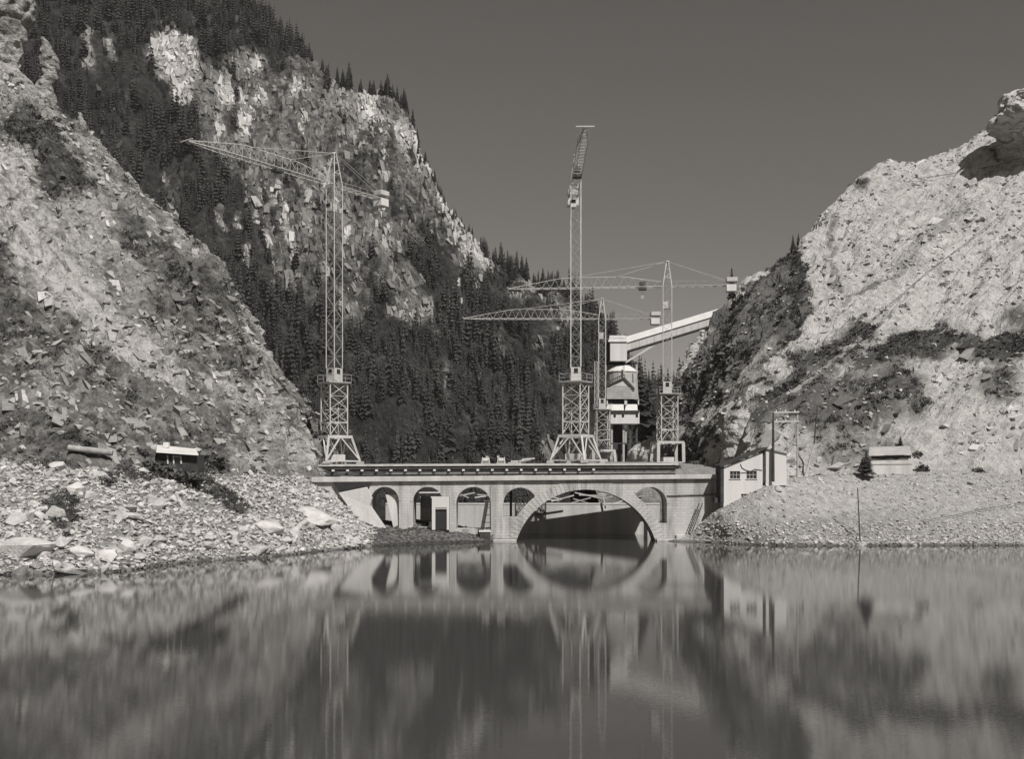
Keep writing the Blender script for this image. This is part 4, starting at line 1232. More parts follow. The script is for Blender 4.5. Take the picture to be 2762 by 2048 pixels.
m = MB(); m.bar(W(2350, 1253, T2 - .04), W(2460, 1252, T2 - .04), .06); m.build('batten', M['grey_steel'], h2)
# hut on the left terrace
T3 = max(101.0, min(q.y for q in (on_terrain(('left_bank', 'left_hillside'), x_, y_) for x_, y_ in ((430, 1232), (480, 1236), (530, 1240))) if q) - 1.2)
h3 = thing('bank_hut', 'small dark hut with pale flat roof among scrub on the left bank', 'hut', W(480, 1252, T3))
m = MB(); m.prism([W(425, 1290, T3), W(532, 1296, T3), W(532, 1226, T3), W(425, 1219, T3)], (0, 2.4, 0)); m.build('wall', M['dark_wood'], h3)
m = MB(); m.prism([W(421, 1221, T3 - .6), W(535, 1229, T3 - .6), W(528, 1214, T3 + 2.2), W(423, 1203, T3 + 2.2)], (0, .05, .1)); m.build('roof', M['white_paint'], h3)
m = MB(); m.box(W(449, 1201, T3 + 1.4), (.5, .4, .5)); m.build('chimney', M['white_paint'], h3)
for px in (453, 469, 489):
    m = MB(); m.bar(W(px, 1252, T3 - .06), W(px - 1, 1229, T3 - .06), .11); m.build('post', M['white_paint'], h3)
m = MB(); m.prism([W(472, 1250, T3 - .03), W(488, 1251, T3 - .03), W(488, 1232, T3 - .03), W(472, 1231, T3 - .03)], (0, .04, 0)); wn_ = m.build('window', M['glass'], h3)
m = MB(); m.bar(W(470, 1231, T3 - .08), W(490, 1232.5, T3 - .08), .07); m.build('frame', M['white_paint'], wn_)
# pale pipe lying on the left terrace
_a, _b = on_terrain(('left_bank', 'left_hillside'), 184, 1214), on_terrain(('left_bank', 'left_hillside'), 304, 1228)
_d = min(_a.y, _b.y) - 0.6
lpq = MB(); lpq.tube(W(184, 1208, _d), W(304, 1222, _d + .6), .27, n=12)
tag(lpq.build('pipe', M['pale_pipe']), 'long pale pipe lying along the edge of the left terrace', 'pipe')

# ropeway cable up the right slope
def cable(name, pts, r, mat, label, cat, sag=0.0):
    m = MB()
    P = []
    for a, b in zip(pts[:-1], pts[1:]):
        for k in range(6):
            t = k / 6
            P.append(a.lerp(b, t) - Vector((0, 0, sag * 4 * t * (1 - t))))
    P.append(pts[-1])
    for a, b in zip(P[:-1], P[1:]): m.tube(a, b, r, n=5)
    return tag(m.build(name, mat), label, cat)
# ------------------------------------------------------------------ rocks
def hull_rock(seed, n=10, flat=0.75):
    r = np.random.default_rng(seed)
    P = r.normal(size=(n, 3)); P /= np.linalg.norm(P, axis=1)[:, None]
    P *= (0.75 + 0.35 * r.random(n))[:, None]
    P *= np.array([1.0, 0.75 + .35 * r.random(), flat * (0.6 + .4 * r.random())])
    bm = bmesh.new()
    for p in P: bm.verts.new(p)
    bmesh.ops.convex_hull(bm, input=bm.verts)
    bmesh.ops.delete(bm, geom=[v for v in bm.verts if not v.link_faces], context='VERTS')
    bmesh.ops.triangulate(bm, faces=bm.faces)
    bm.verts.index_update()
    V = np.array([v.co for v in bm.verts]); F = np.array([[v.index for v in f.verts] for f in bm.faces])
    bm.free()
    return V, F


ROCKS = [hull_rock(100 + k) for k in range(14)]


def big_rock(seed):
    V, F = hull_rock(seed, 15, .85)
    bm = bmesh.new()
    vs_ = [bm.verts.new(p) for p in V]
    for f in F: bm.faces.new([vs_[i] for i in f])
    bmesh.ops.subdivide_edges(bm, edges=bm.edges, cuts=3, use_grid_fill=True)
    bmesh.ops.smooth_vert(bm, verts=bm.verts, factor=.35, use_axis_x=True, use_axis_y=True, use_axis_z=True)
    bmesh.ops.triangulate(bm, faces=bm.faces)
    bm.verts.index_update()
    P = np.array([v.co for v in bm.verts]); G = np.array([[v.index for v in f.verts] for f in bm.faces])
    bm.free()
    d = .10 * fbm(P + seed, .9, 4, .55, seed) + .05 * fbm(P + seed, .35, 3, .6, seed + 2, True)
    return P * (1 + d[:, None]), G


BIG = [big_rock(300 + k) for k in range(10)]


def rotm(r):
    a, b, c = r.random(3) * 2 * math.pi
    b = (r.random() - .5) * 0.9; c = (r.random() - .5) * 0.9
    Rz = np.array([[math.cos(a), -math.sin(a), 0], [math.sin(a), math.cos(a), 0], [0, 0, 1]])
    Rx = np.array([[1, 0, 0], [0, math.cos(b), -math.sin(b)], [0, math.sin(b), math.cos(b)]])
    Ry = np.array([[math.cos(c), 0, math.sin(c)], [0, 1, 0], [-math.sin(c), 0, math.cos(c)]])
    return Rz @ Rx @ Ry


def merge(name, pts, sizes, protos, mat, seed, upright=False, sink=0.2, parent=None, tone=.38, stretch=None, lean=0.0, orient=None):
    r = np.random.default_rng(seed)
    Vs, Fs, Ts, b = [], [], [], 0
    tones = np.broadcast_to(np.asarray(tone, float), (len(pts),))
    for p, s, tone in zip(pts, sizes, tones):
        V, F = protos[r.integers(len(protos))]
        if upright:
            a = r.random() * 2 * math.pi
            c, sn = math.cos(a), math.sin(a)
            X = V @ np.array([[c, sn, 0], [-sn, c, 0], [0, 0, 1]])
            w = 0.85 + .3 * r.random()
            X = X * np.array([w, w, 1])
            if lean: X = X + np.outer(X[:, 2], np.array([r.normal() * lean, r.normal() * lean, 0]))
        else:
            if orient is not None:
                j = np.eye(3) + np.cross(np.eye(3), r.normal(size=3) * .22)
                X = (V * (np.array(stretch) * (.6 + .8 * r.random(3)))) @ (orient @ j).T
            else: X = (V if stretch is None else V * (np.array(stretch) * (.7 + .6 * r.random(3)))) @ rotm(r).T
        Vs.append(X * s + p + np.array([0, 0, s * sink])); Fs.append(F + b); b += len(V)
        Ts.append(np.full(len(V), tone * (.6 + .65 * r.random())))
    return mesh_arrays(name, np.concatenate(Vs), np.concatenate(Fs), mat, parent, {'tone': np.concatenate(Ts)})


def boulder(px, py, wpx, label, hpx=None, terr=('left_bank',), k=0, tone='rock', group=None, rot=0.0):
    p = on_terrain(terr, px, py)
    if p is None: return None
    s = wpx * p.y / FPX / 2
    V, F = BIG[k % len(BIG)]
    hs = (hpx or wpx * .8) * p.y / FPX / 2
    me = bpy.data.meshes.new('boulder')
    X = V * np.array([s, s * .9, hs / .62])
    me.from_pydata(X.tolist(), [], F.tolist())
    me.materials.append(M[tone])
    o = bpy.data.objects.new('boulder', me); COL.objects.link(o)
    o.location = p + Vector((0, 0.3 * s, hs * .45)); o.rotation_euler = (0.15 * math.sin(k * 3), 0.2 * math.sin(k * 5), rot)
    return tag(o, label, 'boulder', group)


M['rubble'] = mat_terrain('rubble_stone', 2.0, var=.25, bump=.5, bdist=.08)
M['rock_pale'] = mat_plain('pale_boulder_rock', 0.50, 0.95, 0.18, 1.0, 0.7, 4.0, spec=0.15)
M['rock_wet'] = mat_plain('wet_boulder_rock', 0.15, 0.6, 0.3, 1.0, 0.7, 4.0, spec=0.4)
named = [
    (198, 1330, 62, 'large bright boulder in the rubble below the left terrace', 62, 'rock_pale', .4),
    (48, 1412, 80, 'rounded grey boulder with a dark crack near the left edge', 52, 'rock', 1.2),
    (45, 1500, 190, 'huge pale rock slab sloping into the water at far left', 84, 'rock_pale', .2),
    (150, 1530, 46, 'small bright boulder at the waterline beside the huge slab', 36, 'rock_pale', 2.0),
    (215, 1500, 96, 'broad light rock slab above the dark waterline cave', 46, 'rock_pale', .1),
    (285, 1510, 80, 'wedge of light rock right of the broad waterline slab', 44, 'rock_pale', 3.0),
    (60, 1556, 44, 'dark wet rock standing in the water at far left', 40, 'rock_wet', .5),
    (100, 1553, 36, 'second dark wet rock in the water beside the huge slab', 26, 'rock_wet', .9),
    (190, 1548, 110, 'low dark wet rock under the broad waterline slab', 24, 'rock_wet', .0),
    (360, 1400, 75, 'flat grey block with an undercut in mid bank', 30, 'rock', .3),
    (335, 1375, 90, 'flat pale block lying above the undercut block', 28, 'rock', .1),
    (150, 1400, 70, 'grey block beside the dark bushes on the left bank', 60, 'rock', .6),
    (390, 1470, 60, 'bowl shaped grey boulder near the shore', 40, 'rock', 1.5),
    (345, 1490, 60, 'bright boulder near the shore left of centre bank', 60, 'rock_pale', .7),
    (720, 1440, 110, 'broad smooth pale slab dipping towards the shore', 56, 'rock_pale', .2),
    (690, 1490, 100, 'low pale slab at the waterline under the broad smooth slab', 30, 'rock', .4),
    (850, 1405, 150, 'long pale slab slanting down beside the bridge', 50, 'rock_pale', 2.7),
    (905, 1440, 50, 'dark cornered block at the foot of the long pale slab', 40, 'rock', 1.0),
    (960, 1468, 40, 'small boulder at the waterline left of the bridge bank', 30, 'rock', .3),
    (560, 1480, 60, 'grey boulder close to the shore in the middle of the bank', 40, 'rock', .9),
]
for k, (px, py, w, lab, h, tn, rot) in enumerate(named):
    boulder(px, py, w, lab, h, ('left_bank',), k, tn, None, rot)
bm_ = []
for V, F in BIG:
    me = bpy.data.meshes.new('boulder'); me.from_pydata(V.tolist(), [], F.tolist()); me.materials.append(M['rock']); bm_.append(me)
r_ = np.random.default_rng(9)
pts = scatter('left_bank', 150, lambda d: (d['c'][:, 2] > 0.0) * (d['px'] > -40) * (d['px'] < 960) * (1.0 + 2.5 * (d['c'][:, 2] < 2.5)), 5)
for p in pts:
    s = 0.32 + 0.75 * r_.random() ** 2.5
    o = bpy.data.objects.new('boulder', bm_[r_.integers(len(bm_))]); COL.objects.link(o)
    o.location = Vector(p) + Vector((0, 0, s * .2)); o.scale = (s, s * (.7 + .4 * r_.random()), s * (.6 + .5 * r_.random()))
    o.rotation_euler = (r_.normal() * .35, r_.normal() * .35, r_.random() * 6.28)
    bx_, by_ = pix([p]); bx_ = bx_[0]
    zx = 'at the far left' if bx_ < 180 else 'left of the bank hut' if bx_ < 400 else 'below the bank hut' if bx_ < 640 else 'towards the bridge'
    zy = 'at the waterline' if p[2] < 1.2 else 'in the middle of the left bank' if p[2] < 5 else 'near the top of the left bank'
    sz = 'large' if s > .7 else 'middling' if s > .45 else 'small'
    tag(o, '%s angular grey boulder %s, %s' % (sz, zy, zx), 'boulder', 'boulders %s, %s' % (zy, zx))
pts = scatter('right_bank', 46, lambda d: (d['c'][:, 2] > -.05) * (d['px'] > 1900) * (d['px'] < 2800) * (0.25 + 6 * (d['c'][:, 2] < .8)), 6)
for p in pts:
    s = 0.2 + 0.45 * r_.random() ** 2.5
    o = bpy.data.objects.new('boulder', bm_[r_.integers(len(bm_))]); COL.objects.link(o)
    o.location = Vector(p) + Vector((0, 0, s * .2)); o.scale = (s, s * (.7 + .4 * r_.random()), s * (.6 + .5 * r_.random()))
    o.rotation_euler = (r_.normal() * .35, r_.normal() * .35, r_.random() * 6.28)
    bx_ = pix([p])[0][0]
    zx = 'below the white house' if bx_ < 2130 else 'left of the shore pole' if bx_ < 2315 else 'right of the shore pole' if bx_ < 2550 else 'near the right edge'
    tag(o, '%s pale boulder on the right gravel bank %s' % ('larger' if s > .35 else 'small', zx), 'boulder', 'right bank boulders %s' % zx)
# rubble too small to count
pts = scatter('left_bank', 17000, lambda d: (d['c'][:, 2] > -.1) * (d['px'] > -60) * (d['px'] < 1010) * (.35 + 1.0 * (d['tone'] > .25)), 7)
o = merge('rubble', pts, 0.08 + 0.34 * rng.random(len(pts)) ** 3.2, ROCKS, M['rubble'], 8, tone=.44)
tag(o, 'broken grey rubble covering the left bank', 'rubble', kind='stuff')
pts = scatter('right_bank', 7000, lambda d: (d['c'][:, 2] > -.1) * (d['px'] > 1860) * (d['px'] < 2820) * (.4 + 2.2 * (d['c'][:, 2] < 2.2)), 9)
o = merge('gravel', pts, 0.06 + 0.22 * rng.random(len(pts)) ** 3, ROCKS, M['rubble'], 10, tone=.44)
tag(o, 'pale gravel and small stones on the right bank', 'gravel', kind='stuff')
pts = scatter('left_hillside', 12000, lambda d: (d['px'] > -60) * (d['px'] < 900) * (.5 + 1.2 * (d['py'] > 850)) * (.3 + (d['tone'] > .2)), 11)
o = merge('scree', pts, 0.10 + 0.75 * rng.random(len(pts)) ** 7, ROCKS, M['rubble'], 12, sink=.05, tone=.33)
tag(o, 'loose stones and blocks on the left hillside', 'scree', kind='stuff')
pts = scatter('right_hillside', 14000, lambda d: (d['px'] > 1790) * (d['px'] < 2820) * (.15 + (fbm(d['c'], 7, 3, .6, 95) > -.05)), 13)
o = merge('loose_rock', pts, 0.09 + 0.55 * rng.random(len(pts)) ** 7, ROCKS, M['rubble'], 14, sink=.05, tone=.42)
tag(o, 'loose pale stones on the right hillside', 'scree', kind='stuff')


# ledges and slabs breaking out of the slopes
def block(seed):
    r = np.random.default_rng(seed)
    V = np.array([(x, y, z) for z in (-1, 1) for y in (-1, 1) for x in (-1, 1)], float)
    V += r.normal(size=V.shape) * .28
    V[4:] *= np.array([.55 + .4 * r.random(), .55 + .4 * r.random(), 1])
    F = [(0, 2, 3), (0, 3, 1), (4, 5, 7), (4, 7, 6), (0, 1, 5), (0, 5, 4), (2, 6, 7), (2, 7, 3), (0, 4, 6), (0, 6, 2), (1, 3, 7), (1, 7, 5)]
    return V * .8, np.array(F)


MID = [block(900 + k) for k in range(20)]
def frame(axis):
    a = np.array(axis, float); a /= np.linalg.norm(a)
    b = np.cross(a, [0, 0, 1.0]); b /= np.linalg.norm(b)
    return np.stack([a, b, np.cross(a, b)], 1)
def ledges(name, terr, n, ops, base, rg, rgs, wf, smin, smax, pw, stretch, seed, label, k=1.15, sink=-.25, axis=None):
    q = scatter(terr, n, wf, seed)
    qx_, qy_ = pix(q)
    tn = np.clip(paint(qx_, qy_, base, ops, q, rg, rgs) * k, .06, .42)
    r = np.random.default_rng(seed + 1)
    o = merge(name, q, smin + (smax - smin) * r.random(n) ** pw, MID, M['rubble'], seed + 2, sink=sink, tone=tn, stretch=stretch, orient=frame(axis))
    return tag(o, label, 'rock', kind='stuff')
ledges('mountain_ledges', 'mountain', 7000, mt_tone, .045, 26, 28, lambda d: np.where(d['tone'] > .11, 1.0 + 1.5 * (d['tone'] > .2), .04) * (d['px'] > 150) * (d['px'] < 1700) * (d['py'] > -50), .4, 1.7, 2.0, (2.2, .9, .8), 201, 'rock ledges and ribs on the far mountain face', 1.15, -.35, (.18, -.45, -.85))
ledges('slope_ledges', 'left_hillside', 2800, ls_tone, .235, 26, 5, lambda d: np.where(d['tone'] > .40, .12, np.where(d['tone'] > .24, 1.0, .55)) * (d['px'] > -60) * (d['px'] < 900), .13, .58, 2.4, (2.0, 1.0, .8), 211, 'pale rock slabs and ledges on the left hillside', 1.2, -.3, (.45, -.5, -.5))
ledges('cliff_ledges', 'right_hillside', 3200, rs_tone, .5, 24, 4, lambda d: (d['px'] > 1790) * (d['px'] < 2820) * np.where(fbm(d['c'], 10, 3, .6, 97) > .0, 1.0, .12) * (.6 + 1.9 * (d['py'] > 900)), .14, .65, 2.8, (2.0, 1.0, .7), 221, 'rock slabs and ledges on the right hillside', .95, -.3, (.55, .5, .5))

# crags: noisy columns of rock
def crag(name, label, cxp, D, prof, seed, mat, amp=1.0, scale=5.0, n=72, sub=70, depth=1.0, lean=0.0, tone=0.36):
    rows = []
    ys = np.array([p[0] for p in prof], float); rs = np.array([p[1] for p in prof], float); cs = np.array([p[2] if len(p) > 2 else cxp for p in prof], float)
    ls = np.array([p[3] if len(p) > 3 else 0 for p in prof], float)
    yy = np.linspace(ys[0], ys[-1], sub)
    V = []
    for y in yy:
        r = np.interp(y, ys, rs) * D / FPX
        dy = np.interp(y, ys, ls)
        c = W(np.interp(y, ys, cs), y, D + dy)
        for i in range(n):
            a = 2 * math.pi * i / n
            V.append((c.x + math.cos(a) * r, D + math.sin(a) * r * depth + dy, c.z))
    V = np.array(V)
    ax = np.array([W(cxp, 0, D).x, D, 0])
    dirs = V - np.array([ax[0], D, 0]); dirs[:, 2] = 0
    dirs /= np.linalg.norm(dirs, axis=1)[:, None] + 1e-6
    d = amp * (fbm(V, scale, 6, .55, seed) + .7 * fbm(V, scale * .6, 5, .5, seed + 3, True))
    wq = V + .3 * scale * np.stack([vnoise(V, scale * .5, seed + 60 + k) for k in range(3)], 1)
    f1, f2 = worley(wq, scale * .8, seed + 5)
    d = d + amp * .7 * (np.minimum(f2 - f1, .4) / .4 - .6) - amp * .5 * f1
    V = V + dirs * d[:, None]
    F = []
    for r in range(sub - 1):
        for i in range(n): F.append((r * n + i, r * n + (i + 1) % n, (r + 1) * n + (i + 1) % n, (r + 1) * n + i))
    V = np.concatenate([V, [V[:n].mean(0) - np.array([0, 0, .0])]])
    F = np.array(F)
    cap = np.array([[i, (i + 1) % n, len(V) - 1, len(V) - 1] for i in range(n)])
    tn = np.clip(tone * (1 + .5 * fbm(V, scale * .8, 4, .6, seed + 8)), .06, .6)
    me_o = mesh_arrays(name, V, F, mat, attrs={'tone': tn}, smooth_shade=False)
    bm = bmesh.new(); bm.from_mesh(me_o.data)
    bm.verts.ensure_lookup_table()
    for i in range(n): bm.faces.new((bm.verts[i], bm.verts[(i + 1) % n], bm.verts[len(V) - 1]))
    bmesh.ops.recalc_face_normals(bm, faces=bm.faces); bm.to_mesh(me_o.data); bm.free()
    return tag(me_o, label, 'crag')


crag('rock_crag', 'pale cliff rising at the upper left corner of the hillside', 0, 214, [(-60, 105), (0, 100), (40, 84), (90, 74), (130, 62), (190, 60), (240, 80), (290, 100)], 71, M['slope'], 1.1, 6, depth=.7, tone=.40)
crag('rock_crag', 'slim rock pinnacle beside the upper left cliff', 130, 222, [(98, 3, 118), (120, 14, 124), (160, 24, 132), (210, 22, 134), (240, 26, 118), (300, 40, 120)], 73, M['slope'], .45, 3, n=48, sub=50, tone=.34)
crag('rock_crag', 'small rock pillar on the edge of the left hillside', 222, 196, [(303, 3, 214), (320, 9, 218), (350, 13, 224), (390, 13, 232), (430, 18, 236)], 75, M['slope'], .3, 2, n=36, sub=40, tone=.32)
crag('rock_crag', 'little pale rock pillar above the lower part of the left ridge', 474, 176, [(566, 3), (574, 7), (590, 6), (600, 9), (625, 10, 478), (660, 14, 482)], 77, M['slope'], .2, 1.5, n=30, sub=36, tone=.40)
crag('overhanging_rock', 'huge overhanging rock at the right edge with a dark undercut', 2774, 205,
     [(236, 8, 2774, -3), (246, 36, 2772, -4.5), (262, 62, 2772, -6), (290, 82, 2772, -7), (325, 92, 2773, -7), (350, 92, 2774, -5), (375, 88, 2774, -1), (410, 82, 2776, 1.5), (450, 84, 2782, 3.5), (500, 96, 2786, 4), (540, 112, 2790, 4), (600, 150, 2800, 4)],
     79, M['pale_slope'], 1.7, 4.5, n=150, sub=110, depth=.85, tone=.55)
crag('rock_crag', 'broken cliff continuing right of the overhanging rock, mostly outside the picture', 2915, 212, [(150, 20, 2930), (170, 70, 2925), (210, 105, 2920), (270, 128, 2915), (340, 140, 2912), (430, 160, 2912), (520, 190, 2915), (620, 240, 2920)], 87, M['pale_slope'], 2.2, 6, n=150, sub=110, depth=.7, tone=.5)
crag('rock_crag', 'bright bulging rock outcrop above the right end of the bridge', 1998, 148, [(1105, 8, 2002), (1118, 24, 2002), (1145, 34, 2000), (1185, 42, 1998), (1225, 50, 1996), (1275, 56, 1992)], 83, M['pale_slope'], .55, 3, n=90, sub=70, depth=1.0, tone=.52)

# ------------------------------------------------------------------ trees
def spruce(seed, tiers=11, nb=7, rad=.17):
    r = np.random.default_rng(seed)
    V, F = [], []
    for t in range(tiers):
        f = t / tiers
        z = .07 + .90 * f
        R = rad * (1 - f) ** .8 * (.8 + .35 * r.random()) + .012
        a0 = r.random() * 6.28
        for k in range(nb):
            a = a0 + 2 * math.pi * k / nb + r.normal() * .18
            rr_ = R * (.65 + .55 * r.random())
            zt = z - .035 - .05 * rr_ / rad * (1 - f) + r.normal() * .008
            w = rr_ * .42
            c, s = math.cos(a), math.sin(a)
            root = (0, 0, z + .055)
            tip = (c * rr_, s * rr_, zt)
            l = (c * rr_ * .6 - s * w, s * rr_ * .6 + c * w, z - .012)
            q = (c * rr_ * .6 + s * w, s * rr_ * .6 - c * w, z - .012)
            b = len(V); V += [root, l, tip, q]; F += [(b, b + 1, b + 2), (b, b + 2, b + 3)]
    b = len(V)
    V += [(0.014, 0, .9), (-.007, .012, .9), (-.007, -.012, .9), (0, 0, 1.0)]
    F += [(b, b + 1, b + 3), (b + 1, b + 2, b + 3), (b + 2, b, b + 3)]
    return np.array(V), np.array(F)


SPR = [spruce(500 + k, 7 + k % 3, 6, .10 + .022 * (k % 6)) for k in range(14)]
SPRF = [spruce(540 + k, 13, 9, .15 + .02 * (k % 3)) for k in range(5)]


def trunk_arrays():
    n = 6
    V = [(.016 * math.cos(2 * math.pi * i / n), .016 * math.sin(2 * math.pi * i / n), -.04) for i in range(n)] + [(.003 * math.cos(2 * math.pi * i / n), .003 * math.sin(2 * math.pi * i / n), .96) for i in range(n)]
    return np.array(V), np.array([(i, (i + 1) % n, n + (i + 1) % n, n + i) for i in range(n)])


crown_me = []
for V, F in SPRF:
    me = bpy.data.meshes.new('crown'); me.from_pydata(V.tolist(), [], F.tolist()); me.materials.append(M['needles']); crown_me.append(me)
crown_near = []
for V, F in SPRF:
    me = bpy.data.meshes.new('crown'); me.from_pydata(V.tolist(), [], F.tolist()); me.materials.append(M['needles_near']); crown_near.append(me)
tv, tf = trunk_arrays()
trunk_me = bpy.data.meshes.new('trunk'); trunk_me.from_pydata(tv.tolist(), [], tf.tolist()); trunk_me.materials.append(M['bark'])
tree_n = [0]


def tree(p, h, label, group=None, near=False, fat=1.0):
    t = bpy.data.objects.new('spruce_tree', None); COL.objects.link(t)
    t.location = p; t.empty_display_size = .5
    t.scale = (h * fat, h * fat, h); t.rotation_euler = (0, 0, random.random() * 6.28)
    tag(t, label, 'tree', group)
    tree_n[0] += 1
    c = bpy.data.objects.new('crown', (crown_near if near else crown_me)[tree_n[0] % 5]); COL.objects.link(c); c.parent = t
    k = bpy.data.objects.new('trunk', trunk_me); COL.objects.link(k); k.parent = t
    return t


# spruces standing out along the mountain ridge
RRp = np.array([tuple(p) for p in RR])
rt = random.Random(12)
Tm = TER['mountain']
special = {945: 20.5, 1045: 17, 1100: 15, 1355: 16, 1390: 17, 1425: 15}
qx, qy = pix(Tm['P'])
def ridge_top(px):
    """the skyline vertex of the mountain at a photograph column"""
    k = np.where(np.abs(qx - px) < 6)[0]
    return Tm['P'][k[np.argmin(qy[k])]]
spots = [(px, special.get(px)) for px in special] + [(rt.uniform(650, 1690), None) for _ in range(120)] + [(rt.uniform(1060, 1640), None) for _ in range(55)]
n_uni = {945: 'tallest spruce on the mountain skyline, high on the left', 1045: 'broad spruce on the skyline right of the tallest one', 1355: 'first of three pointed spruces low on the mountain skyline',
         1390: 'middle one of three pointed spruces low on the mountain skyline', 1425: 'last of three pointed spruces low on the mountain skyline', 1100: 'dark spruce on the skyline just above the steep cliff edge'}
zone_of = lambda px: 'at the upper left' if px < 860 else 'above the pale cliffs' if px < 1130 else 'along the steep edge' if px < 1310 else 'on the low right shoulder'
for px, h in spots:
    p = ridge_top(px)
    if h is None:
        h = rt.uniform(8, 14) * (0.62 if 1130 < px < 1300 else 1.0)
        p = p + np.array([rt.uniform(-3, 3), rt.uniform(-8, 4), -rt.uniform(1, 4)])
    else:
        p = p + np.array([0, 0, -2.0])
    tree(Vector(p), h, n_uni.get(px, '%s spruce on the mountain skyline %s' % ('tall' if h > 11.5 else 'small', zone_of(px))), None if px in n_uni else 'skyline spruces %s' % zone_of(px), fat=1.15 if px in special else 1.0)
# the wood on the mountain face
pts = scatter('mountain', 9500, lambda d: np.where(d['tone'] < .08, 1.0, np.where(d['tone'] < .14, .5, np.where(d['tone'] < .2, .14, .0))) * (d['px'] > -150) * (d['px'] < 1900) * (d['py'] > -160) * (.12 + smooth(-.3, .15, fbm(d['c'], 22, 4, .6, 44))), 21)
kx_, ky_ = pix(pts)
zone = paint(kx_, ky_, .06, mt_tone, pts, 26, 28)
hs = (5 + 15 * rng.random(len(pts)) ** 1.8) * np.where(zone > .08, .55, 1.0)
tn_ = np.array([vnoise(pts, 30, 4)])[0]
o = merge('mountain_forest', pts - np.array([0, 0, .8]), hs * (1 + .2 * tn_), SPR, M['needles'], 22, upright=True, sink=0, lean=.04)
tag(o, 'dark spruce forest covering the far mountain face', 'forest', kind='stuff')
pts = scatter('valley_floor', 900, lambda d: (d['c'][:, 1] > 165) * (1 + 3 * (d['c'][:, 1] < 260)), 23)
o = merge('valley_forest', pts, (5 + 6 * rng.random(len(pts))) * np.where(pts[:, 1] < 280, .55, 1), SPR, M['needles'], 24, upright=True, sink=0)
tag(o, 'dark spruce wood on the valley floor behind the cranes', 'forest', kind='stuff')
# dark spruces beside the silo
for i, (px, py, h) in enumerate(((1724, 1150, 17), (1738, 1165, 14), (1752, 1165, 10.5), (1766, 1160, 8), (1780, 1150, 7), (1730, 1190, 10), (1745, 1180, 9))):
    tree(W(px, py, 285 + 5 * (i % 3)), h * 285 / 300 * 1.05, ('tallest dark spruce touching the right wall of the silo', 'second tallest dark spruce right of the silo', 'middle dark spruce between silo and box portal crane', 'short spruce second nearest the box portal crane', 'shortest spruce, nearest the box portal crane', 'low front spruce at the foot of the silo', 'low front spruce a little right of the silo foot')[i], 'spruces beside the silo', fat=1.5)
for px, d, h, lab in ((2133, 203, 3.2, 'tiny lone spruce on the right ridge above the dark cleft'), (1968, 196, 6.2, 'small spruce on the right ridge above the crane counterweight'), (2148, 204, 2.4, 'small bushy spruce on the right ridge edge')):
    T = TER['right_hillside']; q0_, q1_ = pix(T['P']); k = np.where((np.abs(q0_ - px) < 6))[0]; k = k[np.argmin(q1_[k])]
    tree(Vector(T['P'][k]) - Vector((0, 0, .4)), h, lab, None, True, 1.1)
def near_tree(terr, px, py, h, lab, fat):
    p = on_terrain(terr, px, py)
    if p: tree(p - Vector((0, 0, .1)), h, lab, None, True, fat)
tree(W(2337, 1280, 129.6), 2.9, 'dark bushy little spruce at the left end of the terrace hut', None, True, 2.0)
near_tree(('right_hillside',), 2431, 1206, 1.5, 'small dark conifer above the terrace hut roof', 2.2)

# scrub
def shrub(seed, n=46):
    r = np.random.default_rng(seed)
    V, F = [], []
    for k in range(n):
        c = r.normal(size=3); c /= np.linalg.norm(c); c *= (.45 + .55 * r.random()); c[2] = abs(c[2]) * .8
        u = r.normal(size=3); u /= np.linalg.norm(u); v = np.cross(u, r.normal(size=3)); v /= np.linalg.norm(v) + 1e-6
        s = .16 + .14 * r.random()
        b = len(V); V += [tuple(c + u * s), tuple(c - u * s * .6 + v * s * .6), tuple(c - u * s * .6 - v * s * .6)]; F.append((b, b + 1, b + 2))
    return np.array(V), np.array(F)


SH = [shrub(700 + k) for k in range(8)]
pts = scatter('left_hillside', 6500, lambda d: np.where(d['tone'] < .13, 2.2, np.where(d['tone'] < .17, 1.0, np.where(d['tone'] < .25, .5, .03))) * (d['px'] > -60) * (d['px'] < 900) * (fbm(d['c'], 9, 3, .6, 90) > -.12), 31)
o = merge('scrub', pts, .15 + .7 * rng.random(len(pts)) ** 2.5, SH, M['shrub'], 32, upright=True, sink=0)
tag(o, 'low dark scrub growing over the left hillside', 'scrub', kind='stuff')
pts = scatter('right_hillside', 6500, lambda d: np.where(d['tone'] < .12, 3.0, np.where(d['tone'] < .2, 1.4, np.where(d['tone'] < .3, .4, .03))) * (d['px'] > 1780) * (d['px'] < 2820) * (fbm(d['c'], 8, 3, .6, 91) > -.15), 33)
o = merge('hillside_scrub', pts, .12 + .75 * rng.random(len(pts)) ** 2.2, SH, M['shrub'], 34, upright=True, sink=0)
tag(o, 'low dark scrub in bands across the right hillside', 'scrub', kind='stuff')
pts = scatter('left_bank', 500, lambda d: (d['tone'] < .24) * (d['c'][:, 2] > .6) * (d['px'] < 900) * 1.0, 35)
o = merge('bank_scrub', pts, .2 + .4 * rng.random(len(pts)), SH, M['shrub'], 36, upright=True, sink=0)
tag(o, 'tufts of scrub between the stones of the left bank', 'scrub', kind='stuff')
pts = scatter('left_bank', 1500, lambda d: (d['px'] > 985) * (d['c'][:, 2] > .02) * 1.0, 37)
o = merge('bank_grass', pts, .06 + .16 * rng.random(len(pts)), SH, M['shrub'], 38, upright=True, sink=0)
tag(o, 'short grass on the low bank in front of the side arches', 'grass', kind='stuff')
shrub_me = []
for V, F in [shrub(800 + k, 150) for k in range(4)]:
    V = V * np.array([1, 1, 1.0])
    me = bpy.data.meshes.new('foliage'); me.from_pydata(V.tolist(), [], F.tolist()); me.materials.append(M['shrub']); shrub_me.append(me)
